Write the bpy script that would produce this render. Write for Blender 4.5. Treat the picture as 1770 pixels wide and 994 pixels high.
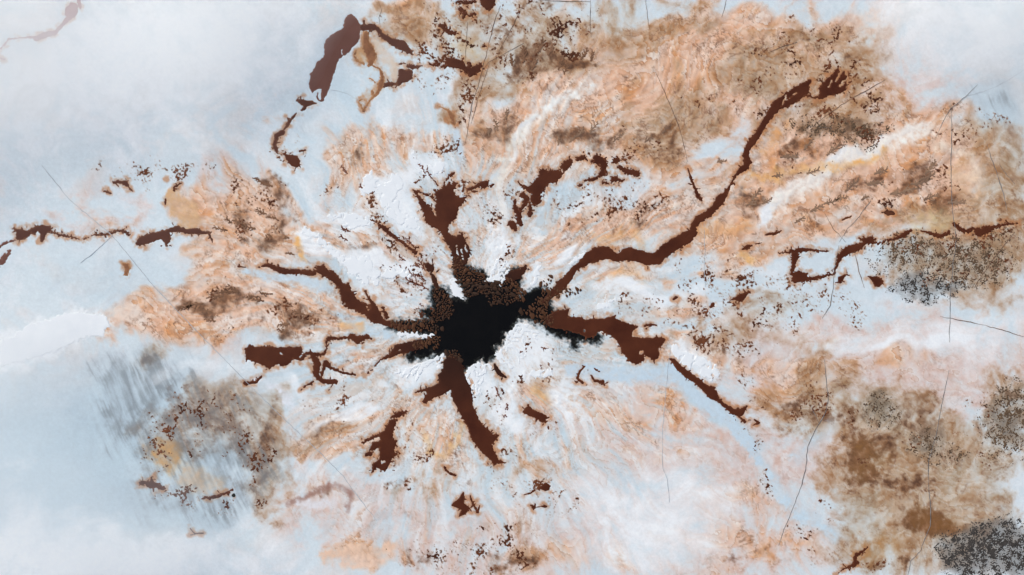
import bpy, math
import numpy as np

# ------------------------------------------------------------------ camera, sky, sun, exposure
M = 0.05                                   # metres per layout unit (the lake map below is laid out in these units)
def wx(x): return (np.asarray(x, float) - 885.0) * M
def wy(y): return (497.0 - np.asarray(y, float)) * M

scene = bpy.context.scene
for o in list(bpy.data.objects): bpy.data.objects.remove(o)
C = scene.collection

cam_d = bpy.data.cameras.new('drone_camera')
cam_d.lens = 28.0; cam_d.sensor_width = 36.0
cam_d.clip_start = 0.5; cam_d.clip_end = 3000
cam = bpy.data.objects.new('drone_camera', cam_d); C.objects.link(cam)
cam.location = (0.0, 0.0, 88.5 * 28.0 / 36.0)
cam.rotation_euler = (0, 0, 0)
scene.camera = cam

SUN_EL, SUN_AZ = math.radians(42), math.radians(-48)     # azimuth clockwise from +y
world = bpy.data.worlds.new('World'); scene.world = world
world.use_nodes = True
nt = world.node_tree
bg = nt.nodes['Background']
sky = nt.nodes.new('ShaderNodeTexSky'); sky.sky_type = 'NISHITA'; sky.sun_disc = False
sky.sun_elevation = SUN_EL; sky.sun_rotation = SUN_AZ
sky.air_density = 1.0; sky.dust_density = 4.0; sky.ozone_density = 1.0
nt.links.new(sky.outputs[0], bg.inputs[0]); bg.inputs[1].default_value = 0.12

sun_d = bpy.data.lights.new('sun', 'SUN'); sun_d.energy = 1.5; sun_d.angle = math.radians(14)
sun_d.color = (0.90, 0.97, 0.91)
sun = bpy.data.objects.new('sun', sun_d); C.objects.link(sun)
sun.rotation_euler = (math.pi/2 - SUN_EL, 0, math.pi - SUN_AZ)

scene.view_settings.view_transform = 'Standard'
scene.view_settings.look = 'None'
scene.view_settings.gamma = 1.0
scene.view_settings.exposure = 0.13

# ------------------------------------------------------------------ noise
def _tab(seed):
    r = np.random.RandomState(seed)
    a = r.rand(256, 256).astype(np.float32) * np.float32(2*math.pi)
    return np.cos(a), np.sin(a)
_T = {}
def pn(x, y, seed=0, period=None):
    """gradient noise, about -0.7..0.7"""
    if seed not in _T: _T[seed] = _tab(seed)
    gx, gy = _T[seed]
    xf = np.floor(x); yf = np.floor(y)
    fx = (x - xf).astype(np.float32); fy = (y - yf).astype(np.float32)
    xi = xf.astype(np.int64); yi = yf.astype(np.int64)
    mod = period if period else 256
    x0 = (xi % mod) % 256; x1 = ((xi + 1) % mod) % 256
    y0 = yi % 256; y1 = (yi + 1) % 256
    u = fx*fx*fx*(fx*(fx*6-15)+10); v = fy*fy*fy*(fy*(fy*6-15)+10)
    a = gx[y0, x0]*fx + gy[y0, x0]*fy
    b = gx[y0, x1]*(fx-1) + gy[y0, x1]*fy
    c = gx[y1, x0]*fx + gy[y1, x0]*(fy-1)
    d = gx[y1, x1]*(fx-1) + gy[y1, x1]*(fy-1)
    return (a + (b-a)*u) + ((c + (d-c)*u) - (a + (b-a)*u))*v
def fbm(x, y, seed=0, octv=4, gain=0.5, period=None):
    s = 0; amp = 1.0; p = period
    for k in range(octv):
        s = s + amp*pn(x, y, seed + k*7, p)
        if period: x = x*2; y = y*2 + 13.7; p = p*2
        else:
            x, y = (x*0.8 - y*0.6)*2.03 + 17.3, (x*0.6 + y*0.8)*2.03 - 5.1
        amp *= gain
    return s
def sst(a, b, x):
    t = np.clip((x - a)/(b - a), 0, 1)
    return t*t*(3 - 2*t)

# ------------------------------------------------------------------ shape fields (positive inside, in layout units)
def stroke_field(X, Y, pts):
    f = np.full(X.shape, -1e3, np.float32)
    for (x0, y0, w0), (x1, y1, w1) in zip(pts[:-1], pts[1:]):
        dx, dy = x1 - x0, y1 - y0
        L = dx*dx + dy*dy + 1e-6
        t = np.clip(((X - x0)*dx + (Y - y0)*dy)/L, 0, 1)
        d = np.hypot(X - (x0 + t*dx), Y - (y0 + t*dy))
        f = np.maximum(f, (w0 + t*(w1 - w0)) - d)
    return f
def poly_field(X, Y, pts):
    n = len(pts)
    d = np.full(X.shape, 1e9, np.float32); ins = np.zeros(X.shape, bool)
    for i in range(n):
        x0, y0 = pts[i]; x1, y1 = pts[(i + 1) % n]
        dx, dy = x1 - x0, y1 - y0
        t = np.clip(((X - x0)*dx + (Y - y0)*dy)/(dx*dx + dy*dy + 1e-6), 0, 1)
        d = np.minimum(d, np.hypot(X - (x0 + t*dx), Y - (y0 + t*dy)))
        cr = (y0 > Y) != (y1 > Y)
        if abs(dy) > 1e-9:
            ins ^= cr & (X < (x1 - x0)*(Y - y0)/(y1 - y0) + x0)
    return np.where(ins, d, -d)
def shape_field(X, Y, sh):
    """sh = dict(polys=[..], strokes=[..], holes=[..], jag=amp, jf=size, seed)"""
    j = sh.get('jag', 1.5); jf = sh.get('jf', 9.0); sd = sh.get('seed', 0)
    Xw = X + j*1.1*fbm(X/jf, Y/jf, 300 + sd, 3, 0.6); Yw = Y + j*1.1*fbm(X/jf, Y/jf, 330 + sd, 3, 0.6)
    f = np.full(X.shape, -1e3, np.float32)
    for p in sh.get('polys', []): f = np.maximum(f, poly_field(Xw, Yw, p))
    for p in sh.get('strokes', []): f = np.maximum(f, stroke_field(Xw, Yw, p))
    for p in sh.get('holes', []): f = np.minimum(f, -stroke_field(Xw, Yw, p))
    if sh.get('gaps'): f = f - sh['gaps']*sst(.02, .5, fbm(X/17, Y/17, 395, 4, .6))
    return f + j*1.7*fbm((X*.83 - Y*.55)/(jf*0.6), (X*.55 + Y*.83)/(jf*0.6), 360 + sd, 3, .6)
def bbox(sh, m):
    xs, ys = [], []
    for p in sh.get('polys', []):
        xs += [q[0] for q in p]; ys += [q[1] for q in p]
    for p in sh.get('strokes', []):
        for q in p: xs += [q[0]-q[2], q[0]+q[2]]; ys += [q[1]-q[2], q[1]+q[2]]
    return min(xs)-m, max(xs)+m, min(ys)-m, max(ys)+m

_CASES = {1:[(0,4,7)],2:[(1,5,4)],3:[(0,1,5,7)],4:[(2,6,5)],5:[(0,4,7),(2,6,5)],6:[(1,2,6,4)],7:[(0,1,2,6,7)],
          8:[(3,7,6)],9:[(0,4,6,3)],10:[(1,5,4),(3,7,6)],11:[(0,1,5,6,3)],12:[(2,3,7,5)],13:[(0,4,5,2,3)],14:[(1,2,3,7,4)],15:[(0,1,2,3)]}
def march(F, x0, y0, st):
    """marching squares of F > 0 -> verts (layout x, y, field), list of face arrays"""
    H, W = F.shape
    ins = F > 0
    case = ins[:-1,:-1]*1 + ins[:-1,1:]*2 + ins[1:,1:]*4 + ins[1:,:-1]*8
    NC = H*W
    faces = []
    for c, polys in _CASES.items():
        jj, ii = np.nonzero(case == c)
        if len(jj) == 0: continue
        base = jj*W + ii
        loc = [base, base+1, base+W+1, base+W, NC+base, 2*NC+base+1, NC+base+W, 2*NC+base]
        for p in polys:
            faces.append(np.stack([loc[k] for k in p], 1))
    if not faces: return None
    used = np.unique(np.concatenate([f.ravel() for f in faces]))
    vx = np.empty(len(used)); vy = np.empty(len(used)); vf = np.zeros(len(used))
    kind = used // NC; idx = used % NC
    j = idx // W; i = idx % W
    Fr = F.ravel()
    k0 = kind == 0
    vx[k0] = x0 + i[k0]*st; vy[k0] = y0 + j[k0]*st; vf[k0] = Fr[idx[k0]]
    k1 = kind == 1
    a = Fr[idx[k1]]; b = Fr[idx[k1]+1]; t = np.clip(a/(a-b+1e-12), .02, .98)
    vx[k1] = x0 + (i[k1]+t)*st; vy[k1] = y0 + j[k1]*st
    k2 = kind == 2
    a = Fr[idx[k2]]; b = Fr[idx[k2]+W]; t = np.clip(a/(a-b+1e-12), .02, .98)
    vx[k2] = x0 + i[k2]*st; vy[k2] = y0 + (j[k2]+t)*st
    return vx, vy, vf, [np.searchsorted(used, f) for f in faces]
def components(nv, faces):
    lab = np.arange(nv)
    ed = np.concatenate([np.stack([f, np.roll(f, -1, 1)], 2).reshape(-1, 2) for f in faces])
    while True:
        old = lab.copy()
        m = np.minimum(lab[ed[:,0]], lab[ed[:,1]])
        np.minimum.at(lab, ed[:,0], m); np.minimum.at(lab, ed[:,1], m)
        lab = lab[lab]; lab = lab[lab]
        if (lab == old).all(): return lab

def mesh_from(name, co, faces, smooth=False):
    me = bpy.data.meshes.new(name)
    loops = np.concatenate([f.ravel() for f in faces]).astype(np.int32)
    tot = np.concatenate([np.full(len(f), f.shape[1]) for f in faces]).astype(np.int32)
    start = np.concatenate([[0], np.cumsum(tot)[:-1]]).astype(np.int32)
    me.vertices.add(len(co)); me.vertices.foreach_set('co', np.ascontiguousarray(co, np.float32).ravel())
    me.loops.add(len(loops)); me.loops.foreach_set('vertex_index', loops)
    me.polygons.add(len(tot)); me.polygons.foreach_set('loop_start', start); me.polygons.foreach_set('loop_total', tot)
    if smooth: me.polygons.foreach_set('use_smooth', np.ones(len(tot), bool))
    me.update(calc_edges=True); me.validate()
    return me
def slab_mesh(name, vx, vy, vz, faces, depth, smooth=True):
    """top sheet (layout coords, z metres) with side skirts going down by depth: real thickness"""
    n = len(vx)
    co = np.stack([wx(vx), wy(vy), vz], 1)
    faces = [f[:, ::-1] for f in faces]                      # layout y points down
    ed = np.concatenate([np.stack([f, np.roll(f, -1, 1)], 2).reshape(-1, 2) for f in faces])
    key = ed[:,0]*n + ed[:,1]; rev = ed[:,1]*n + ed[:,0]
    be = ed[~np.isin(key, rev)]
    bv = np.unique(be)
    remap = np.zeros(n, int); remap[bv] = n + np.arange(len(bv))
    low = co[bv].copy(); low[:,2] -= depth
    skirt = np.stack([be[:,1], be[:,0], remap[be[:,0]], remap[be[:,1]]], 1)
    return mesh_from(name, np.concatenate([co, low]), faces + [skirt], smooth)

# ------------------------------------------------------------------ materials
def lin(c):
    c = np.asarray(c, float)/255.0
    return np.where(c <= .04045, c/12.92, ((c+.055)/1.055)**2.4)
def material(name, col, col2=None, scale=3.0, rough=0.5, bump=0.0, bscale=12.0, spec=0.5, grain=0.12):
    m = bpy.data.materials.new(name); m.use_nodes = True
    t = m.node_tree; n = t.nodes; b = n['Principled BSDF']
    tc = n.new('ShaderNodeTexCoord')
    no = n.new('ShaderNodeTexNoise'); no.inputs['Scale'].default_value = scale; no.inputs['Detail'].default_value = 6; no.inputs['Roughness'].default_value = .6
    t.links.new(tc.outputs['Object'], no.inputs['Vector'])
    r = n.new('ShaderNodeValToRGB')
    a = lin(col); c2 = lin(col2) if col2 is not None else a*(1+grain*2)
    r.color_ramp.elements[0].position = .32; r.color_ramp.elements[1].position = .68
    r.color_ramp.elements[0].color = (*a, 1); r.color_ramp.elements[1].color = (*c2, 1)
    t.links.new(no.outputs['Fac'], r.inputs['Fac']); t.links.new(r.outputs['Color'], b.inputs['Base Color'])
    b.inputs['Roughness'].default_value = rough
    b.inputs['Specular IOR Level'].default_value = spec
    if bump > 0:
        n2 = n.new('ShaderNodeTexNoise'); n2.inputs['Scale'].default_value = bscale; n2.inputs['Detail'].default_value = 4
        t.links.new(tc.outputs['Object'], n2.inputs['Vector'])
        bp = n.new('ShaderNodeBump'); bp.inputs['Strength'].default_value = bump; bp.inputs['Distance'].default_value = .05
        t.links.new(n2.outputs['Fac'], bp.inputs['Height']); t.links.new(bp.outputs['Normal'], b.inputs['Normal'])
    return m
MAT = {
 'crack_faint': material('faint_crack_line', (164,169,175), (192,197,202), 1.2, .6, 0, 4, .2),
 'rust':   material('rust_sludge', (66,29,16), (90,46,27), 0.35, .45, .05, 5, .15),
 'rustpl': material('mist_paled_rust_sludge', (104,68,59), (112,74,65), 0.5, .6, .1, 4, .15),  # brown lightened as under mist: the haze is mixed into the colour
 'rustred': material('iron_red_sludge', (140,52,46), (156,64,56), 0.6, .55, .08, 5, .15),
 'rustmd': material('dull_rust_sludge', (82,48,38), (92,55,44), 0.6, .55, .08, 5, .15),
 'rustlt': material('thin_rust_film', (116,70,44), (150,100,66), 1.6, .5, .06, 5, .25),
 'rosy':   material('rosy_misted_film', (212,196,202), (204,180,188), 1.2, .6, .05, 5, .2),  # rust faded to pale rose, mist veil painted into the base colour
 'black':  material('black_water', (8,8,8), (14,13,12), 0.8, .25, .03, 2, .15),
 'plate':  material('brown_crust', (72,44,27), (92,57,34), 0.8, .6, .25, 9, .2),
 'plated': material('dark_brown_crust', (46,30,20), (66,42,27), 0.8, .6, .25, 9, .2),
 'dust':   material('rust_dust', (74,42,30), (140,94,66), 0.5, .7, .1, 9, .1),
 'fleck':  material('rust_fleck', (56,29,21), (122,72,46), 0.35, .6, .1, 9, .12),
 'fern':   material('brown_dendrite', (108,76,56), (140,104,80), 1.0, .75, .2, 9, .15),
 'fern_grey':  material('grey_brown_dendrite', (122,94,76), (154,124,100), 1.0, .75, .2, 9, .15),
 'fernr':  material('rust_dendrite', (98,54,40), (120,72,54), 1.0, .7, .2, 9, .15),
 'snow':   material('crusted_snow', (232,235,238), (238,240,242), 0.9, .7, .03, 4, .2),
 'crack':  material('crack_line', (84,80,80), (146,142,140), 1.2, .6, 0, 4, .2),
 'crackb': material('brown_crack_line', (88,64,52), (140,112,92), 1.2, .6, 0, 4, .2),
 'grit':   material('black_grit', (52,49,47), (78,72,68), 2.0, .8, .2, 9, .15),
 'gritb':  material('brown_grit', (84,66,52), (110,88,68), 2.0, .8, .2, 9, .15),
}
def put(name, me, mat, label=None, cat=None, group=None, kind=None, parent=None):
    o = bpy.data.objects.new(name, me); C.objects.link(o)
    if me is not None and mat and not me.materials: me.materials.append(MAT[mat] if isinstance(mat, str) else mat)
    if label: o['label'] = label
    if cat: o['category'] = cat
    if group: o['group'] = group
    if kind: o['kind'] = kind
    if parent: o.parent = parent
    return o

# ------------------------------------------------------------------ the map of the lake: outlines in quarter units, tile by tile
OX = (0, 443, 886, 1327); OY = (0, 249, 498, 745)
def Z(c, r, *pts):
    return [(OX[c] + p[0]/3.99, OY[r] + p[1]/3.99) + ((p[2]/3.99,) if len(p) > 2 else ()) for p in pts]

POOL = dict(polys=[[(785,470),(800,456),(812,462),(822,470),(836,468),(840,484),(850,482),(860,486),(864,495),(869,484),(872,474),(890,466),
  (900,480),(896,500),(896,516),(905,510),(915,504),(928,500),(940,500),(952,508),(948,516),
  (952,530),(957,540),(975,540),(985,560),(950,562),(942,558),(930,560),(921,552),(910,550),(896,551),(888,560),(883,574),(871,574),(869,593),(854,600),
  (857,612),(849,619),(841,627),(833,618),(822,624),(819,632),(801,640),(790,630),(776,618),(773,607),(755,616),(747,607),(744,619),(736,615),
  (731,620),(722,615),(712,622),(701,618),(712,606),(720,596),(731,587),(751,579),(733,578),(718,574),(700,572),(687,571),(672,566),(690,556),(721,557),
  (746,553),(740,548),(732,536),(749,534),(750,524),(745,512),(749,498),(772,500),(776,513),(790,516),(807,519),(805,503),(797,492),(788,476)]],
  strokes=[Z(2,2,(250,265,24),(330,300,28),(430,325,26),(520,345,18),(585,345,20),(600,370,6)), Z(2,2,(400,330,22),(430,380,16),(440,425,6))],
  jag=3.2, jf=9, seed=1)

# each rust channel or patch: (name, label, category, material, shape, group)
RUST = []
def rust(label, name='rust_channel', cat='channel', mat='rust', polys=(), strokes=(), holes=(), jag=1.5, jf=9, group=None):
    polys, strokes = list(polys), list(strokes)
    spur = np.random.RandomState(len(RUST) + 50)                # small side teeth along the banks
    def tooth(x, y, a, w):
        l = spur.uniform(3, 8); a += spur.uniform(-.6, .6)
        strokes.append([(x, y, w), (x + math.cos(a)*l*.5, y + math.sin(a)*l*.5, w*.7), (x + math.cos(a)*l, y + math.sin(a)*l + spur.uniform(-1, 1), .25)])
    if mat in ('rust', 'rustmd'):
        for p in list(strokes):
            for (x0, y0, w0), (x1, y1, w1) in zip(p[:-1], p[1:]):
                L = math.hypot(x1 - x0, y1 - y0)
                for k in range(int(L/9 + spur.rand())):
                    u = spur.rand(); sd = spur.choice([-1, 1]); w = w0 + u*(w1 - w0); a = math.atan2(y1 - y0, x1 - x0) + sd*math.pi/2
                    if w > 1.6: tooth(x0 + u*(x1 - x0) + math.cos(a)*w*.8, y0 + u*(y1 - y0) + math.sin(a)*w*.8, a, spur.uniform(.6, 1.5))
        for p in polys:
            for i in range(len(p)):
                x0, y0 = p[i]; x1, y1 = p[(i + 1) % len(p)]
                for k in range(int(math.hypot(x1 - x0, y1 - y0)/9 + spur.rand())):
                    u = spur.rand(); tooth(x0 + u*(x1 - x0), y0 + u*(y1 - y0), math.atan2(y1 - y0, x1 - x0) + spur.choice([-1, 1])*math.pi/2, spur.uniform(.6, 1.5))
    RUST.append((name, label, cat, mat, dict(polys=list(polys), strokes=list(strokes), holes=list(holes), jag=jag, jf=jf, seed=len(RUST) % 20 + 2), group))

rust('long winding rust-brown channel running from black pool to the dark thicket of flecks',
 strokes=[Z(2,1,(215,1085,14),(270,1040,24),(330,985,36),(400,900,26),(440,850,18),(470,830,22),(520,790,40),(590,755,50),(650,750,42),(720,785,28),(800,758,46),(870,772,40),(930,795,42),
   (1000,790,40),(1050,735,44),(1120,690,42),(1200,645,44),(1245,610,30),(1245,570,18),(1280,520,28),(1350,480,24),(1400,430,25),(1430,385,34),(1460,355,20),
   (1490,310,8),(1530,230,9),(1555,195,14),(1600,165,24),(1625,120,24),(1605,80,20),(1620,30,22),(1650,-20,25)),
   Z(3,0,(-110,985,26),(-70,930,22),(-30,860,20),(10,800,26),(60,730,36),(150,680,48),(240,620,44),(290,560,16))],
 polys=[Z(3,0,(300,650),(355,600),(400,550),(440,520),(480,460),(500,500),(530,490),(545,560),(540,620),(490,650),(420,660),(370,685),(260,665))],
 holes=[Z(3,0,(320,600,34),(325,640,30)), Z(3,0,(500,590,10),(530,560,12)), Z(3,0,(95,735,3),(130,650,5)), Z(3,0,(110,700,3),(200,640,4)), Z(3,0,(470,560,6),(500,500,8)), Z(3,0,(420,600,5),(440,560,6))], jag=1.4, jf=8)
rust('wide rust-brown channel with a pale hole near its blunt forked end',
 polys=[Z(2,2,(220,200),(290,160),(390,140),(380,200),(480,200),(500,225),(540,210),(620,210),(700,190),(720,215),(790,240),(870,265),(830,295),(820,335),(900,345),
  (960,345),(1000,335),(1040,340),(1060,355),(1040,380),(1005,415),(1015,450),(1005,490),(970,500),(940,480),(905,460),(910,500),(880,515),(850,530),(815,515),
  (790,480),(755,450),(745,410),(720,370),(680,330),(620,300),(590,300),(570,330),(520,345),(470,320),(410,300),(340,285),(260,270),(225,240))],
 holes=[Z(2,2,(885,443,12),(897,441,9)), Z(2,2,(495,292,7),(497,297,7))], jag=1.1, jf=7)
rust('slender rust-brown channel curving beside a pale blue ice lane',
 strokes=[Z(2,2,(1060,483,3),(1085,490,6),(1110,500,16),(1150,550,22),(1210,600,24),(1270,640,22),(1330,690,26),(1380,730,36),(1415,770,12),(1470,815,14),(1530,855,24),(1570,860,26),(1615,815,8)),
  Z(2,2,(1350,690,16),(1385,690,14)), Z(2,2,(1560,890,5),(1605,920,12),(1600,925,6)), Z(2,2,(1630,910,4),(1670,908,4),(1698,930,8),(1660,945,4))], jag=1.0, jf=8)
rust('crown-topped rust-brown channel rising from black pool between white snow and blue ice',
 polys=[Z(1,1,(1220,310),(1240,320),(1280,310),(1290,270),(1310,285),(1330,255),(1345,275),(1360,255),(1385,270),(1365,320),(1370,350),(1410,370),(1470,350),(1440,375),
  (1430,410),(1400,430),(1390,470),(1375,520),(1330,550),(1325,610),(1370,640),(1420,610),(1430,640),(1460,690),(1480,750),(1450,830),(1400,860),(1360,860),(1355,780),
  (1340,720),(1300,670),(1270,600),(1210,570),(1170,540),(1150,470),(1120,400),(1100,350),(1075,320),(1100,315),(1130,360),(1170,410),(1212,440),(1232,490),(1246,500),(1230,440),(1240,380))],
 strokes=[Z(1,1,(1095,318,5),(1160,345,7),(1220,365,9)), Z(1,1,(1300,270,5),(1330,215,5),(1365,195,5)), Z(1,1,(1340,215,14),(1360,205,12)), Z(1,1,(1250,285,4),(1225,250,3))],
 holes=[Z(1,1,(1440,700,5),(1450,740,4)), Z(1,1,(1380,700,4),(1390,760,4)), Z(1,1,(1415,720,4),(1425,800,4))], jag=1.5, jf=6)
rust('rust-brown channel sweeping down into black pool beside a blue ice lane',
 strokes=[Z(1,1,(10,850,2),(80,835,13),(130,855,20),(200,880,20),(300,880,18),(400,890,18)), Z(1,2,(750,20,4),(780,70,8),(810,130,22)), Z(1,2,(800,180,24),(880,235,22),(960,262,18),(1060,268,12)), Z(1,2,(870,130,8),(900,200,14))],
 polys=[Z(1,1,(395,875),(420,860),(415,825),(440,840),(465,825),(490,865),(545,880),(570,920),(600,955),(615,965),(640,950),(652,994),(690,1060),(760,1110),(775,1145),(800,1088),(830,1115),(860,1170),(860,1215),
  (830,1240),(780,1215),(740,1175),(690,1150),(620,1125),(590,1100),(580,1030),(560,985),(510,940),(450,905))], holes=[Z(1,2,(612,104,5),(616,106,5))], jag=1.6, jf=8)
rust('forked rust-brown channel dropping from black pool with one long curved leg',
 polys=[Z(1,2,(1290,500),(1340,455),(1400,470),(1425,540),(1440,600),(1470,660),(1500,740),(1490,800),(1530,890),(1560,940),(1620,990),(1625,1005),(1680,1010),(1650,1050),(1627,1075),(1640,1120),(1670,1180),
  (1725,1205),(1690,1212),(1655,1208),(1640,1235),(1620,1192),(1560,1140),(1520,1090),(1480,1040),(1468,985),(1430,910),(1380,820),(1345,750),(1342,700),(1290,735),(1220,760),(1160,800),(1145,780),(1180,712),(1100,722),(1105,708),(1210,680),(1265,650),(1250,600),(1290,560))], jag=1.1, jf=7)
rust('long brown slab with toothed lower edge joined to a branching rust stem',
 polys=[Z(1,2,(-80,420),(-45,385),(-30,395),(0,405),(100,400),(150,410),(310,403),(318,435),(350,470),(320,500),(285,500),(250,485),(240,510),(210,535),(170,535),(150,520),(90,560),(60,540),(0,515),(-70,490))],
 strokes=[Z(1,2,(350,448,12),(420,458,13),(465,455,8),(480,425,6),(502,385,4)), Z(1,2,(390,465,16),(420,520,28),(410,580,20),(430,620,16),(470,645,16),(545,645,18)),
  Z(1,2,(478,520,24),(520,555,9),(590,580,10),(685,602,6)), Z(1,2,(470,540,12),(450,600,8)), Z(1,2,(390,645,7),(340,675,7),(305,705,2)), Z(1,2,(525,668,4),(495,710,3))],
 holes=[Z(1,2,(168,448,5),(180,456,4)), Z(1,2,(300,475,5),(320,450,4)), Z(1,2,(462,490,4),(440,570,4))], jag=1.1, jf=7)
rust('narrow hooked rust strip arching over an orange crust island',
 strokes=[Z(1,2,(480,400,5),(485,365,9),(500,345,15),(560,350,9),(630,340,9),(660,330,18),(700,360,26),(760,335,16),(795,350,8))], jag=1.5, jf=6)
rust('short rust-brown stub pointing away from black pool, tapering to an ochre tail', name='rust_channel',
 strokes=[Z(1,2,(745,605,3),(800,560,3),(850,500,4),(930,460,18),(980,425,36),(1060,405,36),(1130,385,30))], holes=[Z(1,2,(978,432,3),(994,427,3))], jag=1.4, jf=7)
rust('ragged rust-brown patch with frayed toes below a thin dark neck',
 polys=[Z(1,2,(920,890),(980,850),(1055,845),(1020,865),(985,895),(945,900)),
  Z(1,3,(840,20),(880,0),(900,-40),(930,-85),(975,-80),(955,-30),(945,0),(940,50),(975,70),(950,130),(960,160),(1000,155),(940,185),(910,250),(890,280),(865,270),(830,255),(795,295),(800,230),(850,190),(850,110),(810,135),(780,130),(800,80),(860,65))],
 strokes=[Z(1,3,(730,82,7),(770,60,10),(840,30,11)), Z(1,3,(760,165,12),(785,155,16))], holes=[Z(1,3,(868,215,10),(880,210,8))], jag=1.2, jf=6)
rust('chunky rust-brown arch of broken patches over pale blue ice', name='rust_patch', cat='patch',
 polys=[Z(2,1,(180,170),(210,165),(240,185),(270,178),(330,185),(350,200),(320,245),(290,270),(250,270),(225,310),(190,350),(205,400),(160,430),(140,420),(120,390),(130,340),(100,330),(60,290),(30,260),(80,285),(120,290),(150,250),(190,215)),
  Z(2,1,(330,155),(350,120),(390,100),(415,110),(410,140),(375,180),(350,190))],
 strokes=[Z(2,1,(70,350,22),(100,380,18),(60,450,10),(40,520,18),(62,555,14)), Z(2,1,(15,390,10),(20,450,18),(50,500,14)), Z(2,1,(120,420,14),(120,495,15))], jag=1.8, jf=6)
rust('small rust clod beside the foot of the broken arch of patches', name='rust_patch', cat='patch', strokes=[Z(2,1,(-15,540,14),(0,560,26),(20,590,14))], jag=1.2)
rust('rust-brown knot of clods where the broken arch crosses orange crust', name='rust_patch', cat='patch',
 polys=[Z(2,1,(555,95),(575,65),(610,85),(650,110),(655,150),(640,180),(655,205),(620,225),(590,220),(605,180),(600,145),(560,135)), Z(2,1,(430,95),(500,75),(510,95),(480,115),(440,115)),
  Z(2,1,(680,110),(720,85),(748,110),(730,130),(690,130)), Z(2,1,(675,220),(730,230),(765,255),(700,262),(680,280))],
 strokes=[Z(2,1,(600,222,10),(550,245,13),(500,250,8)), Z(2,1,(460,285,8),(480,277,9)), Z(2,1,(735,155,12),(780,190,18),(830,195,22),(860,205,20)), Z(2,1,(620,265,10),(660,272,8)), Z(2,1,(527,70,9),(532,75,9)), Z(2,1,(545,125,8),(560,110,10))], jag=1.8, jf=6)
rust('rust splinter running along a thin white crack', strokes=[Z(2,1,(1208,165,4),(1230,240,10),(1260,310,9),(1278,360,15),(1305,390,6)), Z(2,1,(1275,355,8),(1290,340,4))], name='rust_patch', cat='patch', jag=.8)
rust('broken rust-brown rectangle of thin channels round a pale ice island', name='rust_channel',
 strokes=[Z(3,1,(80,750,5),(150,745,9),(210,735,16),(280,728,14),(350,740,8),(432,738,3)), Z(3,1,(190,770,28),(175,840,14),(165,900,11)),
  Z(3,1,(455,895,8),(480,830,9),(500,770,20),(560,730,30),(620,715,26),(660,690,14)), Z(3,1,(760,690,7),(820,665,7),(890,652,9),(940,625,17),(985,598,11))],
 polys=[Z(3,1,(165,880),(210,875),(265,885),(275,915),(330,915),(440,890),(452,903),(360,930),(260,950),(180,962),(165,930)), Z(3,1,(625,648),(680,645),(720,632),(738,665),(765,692),(730,690),(680,690),(650,670))], jag=1.8, jf=6)
rust('row of small rust clods under a yellowish ice stain', name='rust_patch', cat='patch', strokes=[Z(3,1,(1050,600,5),(1110,610,8),(1150,628,14),(1200,635,13),(1255,608,11))], jag=2, jf=6)
rust('rust-brown lumpy channel trailing to a thin tail beside the long upright crack',
 strokes=[Z(3,1,(1290,555,14),(1330,590,14),(1380,600,14),(1420,582,8),(1460,610,32),(1510,590,28),(1550,580,14),(1600,560,11),(1660,550,7),(1735,545,3))], jag=2, jf=6)
rust('small rust shard leaning against the broken rust rectangle', name='rust_patch', cat='patch', polys=[Z(3,1,(485,920),(510,905),(550,895),(530,925),(500,965),(485,955))], jag=.8)
rust('squarish rust block under the black crack tip', name='rust_patch', cat='patch', polys=[Z(3,1,(690,915),(750,910),(800,945),(775,985),(740,985),(715,940))], jag=.8)
rust('black-brown lump on the white edge below the fern tufts', name='rust_patch', cat='patch', mat='fleck', polys=[Z(3,1,(785,472),(820,455),(870,465),(880,490),(830,492))], jag=1.2)
rust('dark sliver among orange crust above the broken rust rectangle', name='rust_patch', cat='patch', mat='fleck', strokes=[Z(3,1,(510,525,4),(540,510,9),(572,498,5))], jag=.8)
rust('slim dark leaf-shaped patch below orange crust, trailing a hair-thin tail', name='rust_patch', cat='patch', polys=[Z(2,1,(1575,730),(1620,690),(1655,700),(1620,728))], strokes=[Z(2,1,(1650,695,3),(1720,680,2))], jag=.8)
rust('short dark bar of rust ending the hair-thin tail', name='rust_patch', cat='patch', strokes=[Z(3,1,(-20,628,4),(10,620,10),(60,615,9),(92,598,5))], jag=.8)
rust('large dull brown slab lying at the edge of white mist', name='rust_patch', cat='patch', mat='rustpl',
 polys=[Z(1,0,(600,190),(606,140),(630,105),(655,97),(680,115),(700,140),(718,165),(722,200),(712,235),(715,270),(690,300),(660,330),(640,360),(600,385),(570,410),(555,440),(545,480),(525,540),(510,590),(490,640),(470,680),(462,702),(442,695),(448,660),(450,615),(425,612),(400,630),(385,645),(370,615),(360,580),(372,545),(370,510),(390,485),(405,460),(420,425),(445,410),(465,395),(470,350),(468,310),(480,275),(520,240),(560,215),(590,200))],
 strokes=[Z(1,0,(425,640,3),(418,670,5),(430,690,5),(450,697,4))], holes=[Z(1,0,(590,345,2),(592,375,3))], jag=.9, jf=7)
rust('mask-like tangle of rust film and brown bands beside the dull slab', name='rust_patch', cat='patch', mat='rustmd',
 strokes=[Z(1,0,(740,145,10),(745,165,5)), Z(1,0,(730,190,20),(790,185,24),(835,195,16)), Z(1,0,(830,195,16),(870,245,15),(930,285,24),(1000,310,36),(1050,350,20),(1078,375,6)),
  Z(1,0,(1040,455,10),(1080,462,16),(1145,455,3)), Z(1,0,(975,440,5),(1040,435,5))],
 polys=[Z(1,0,(985,475),(1075,480),(1078,540),(1050,560),(1010,575),(985,592),(955,590),(880,607),(875,570),(920,565),(965,575),(980,530))], jag=1.2, jf=7)
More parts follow.
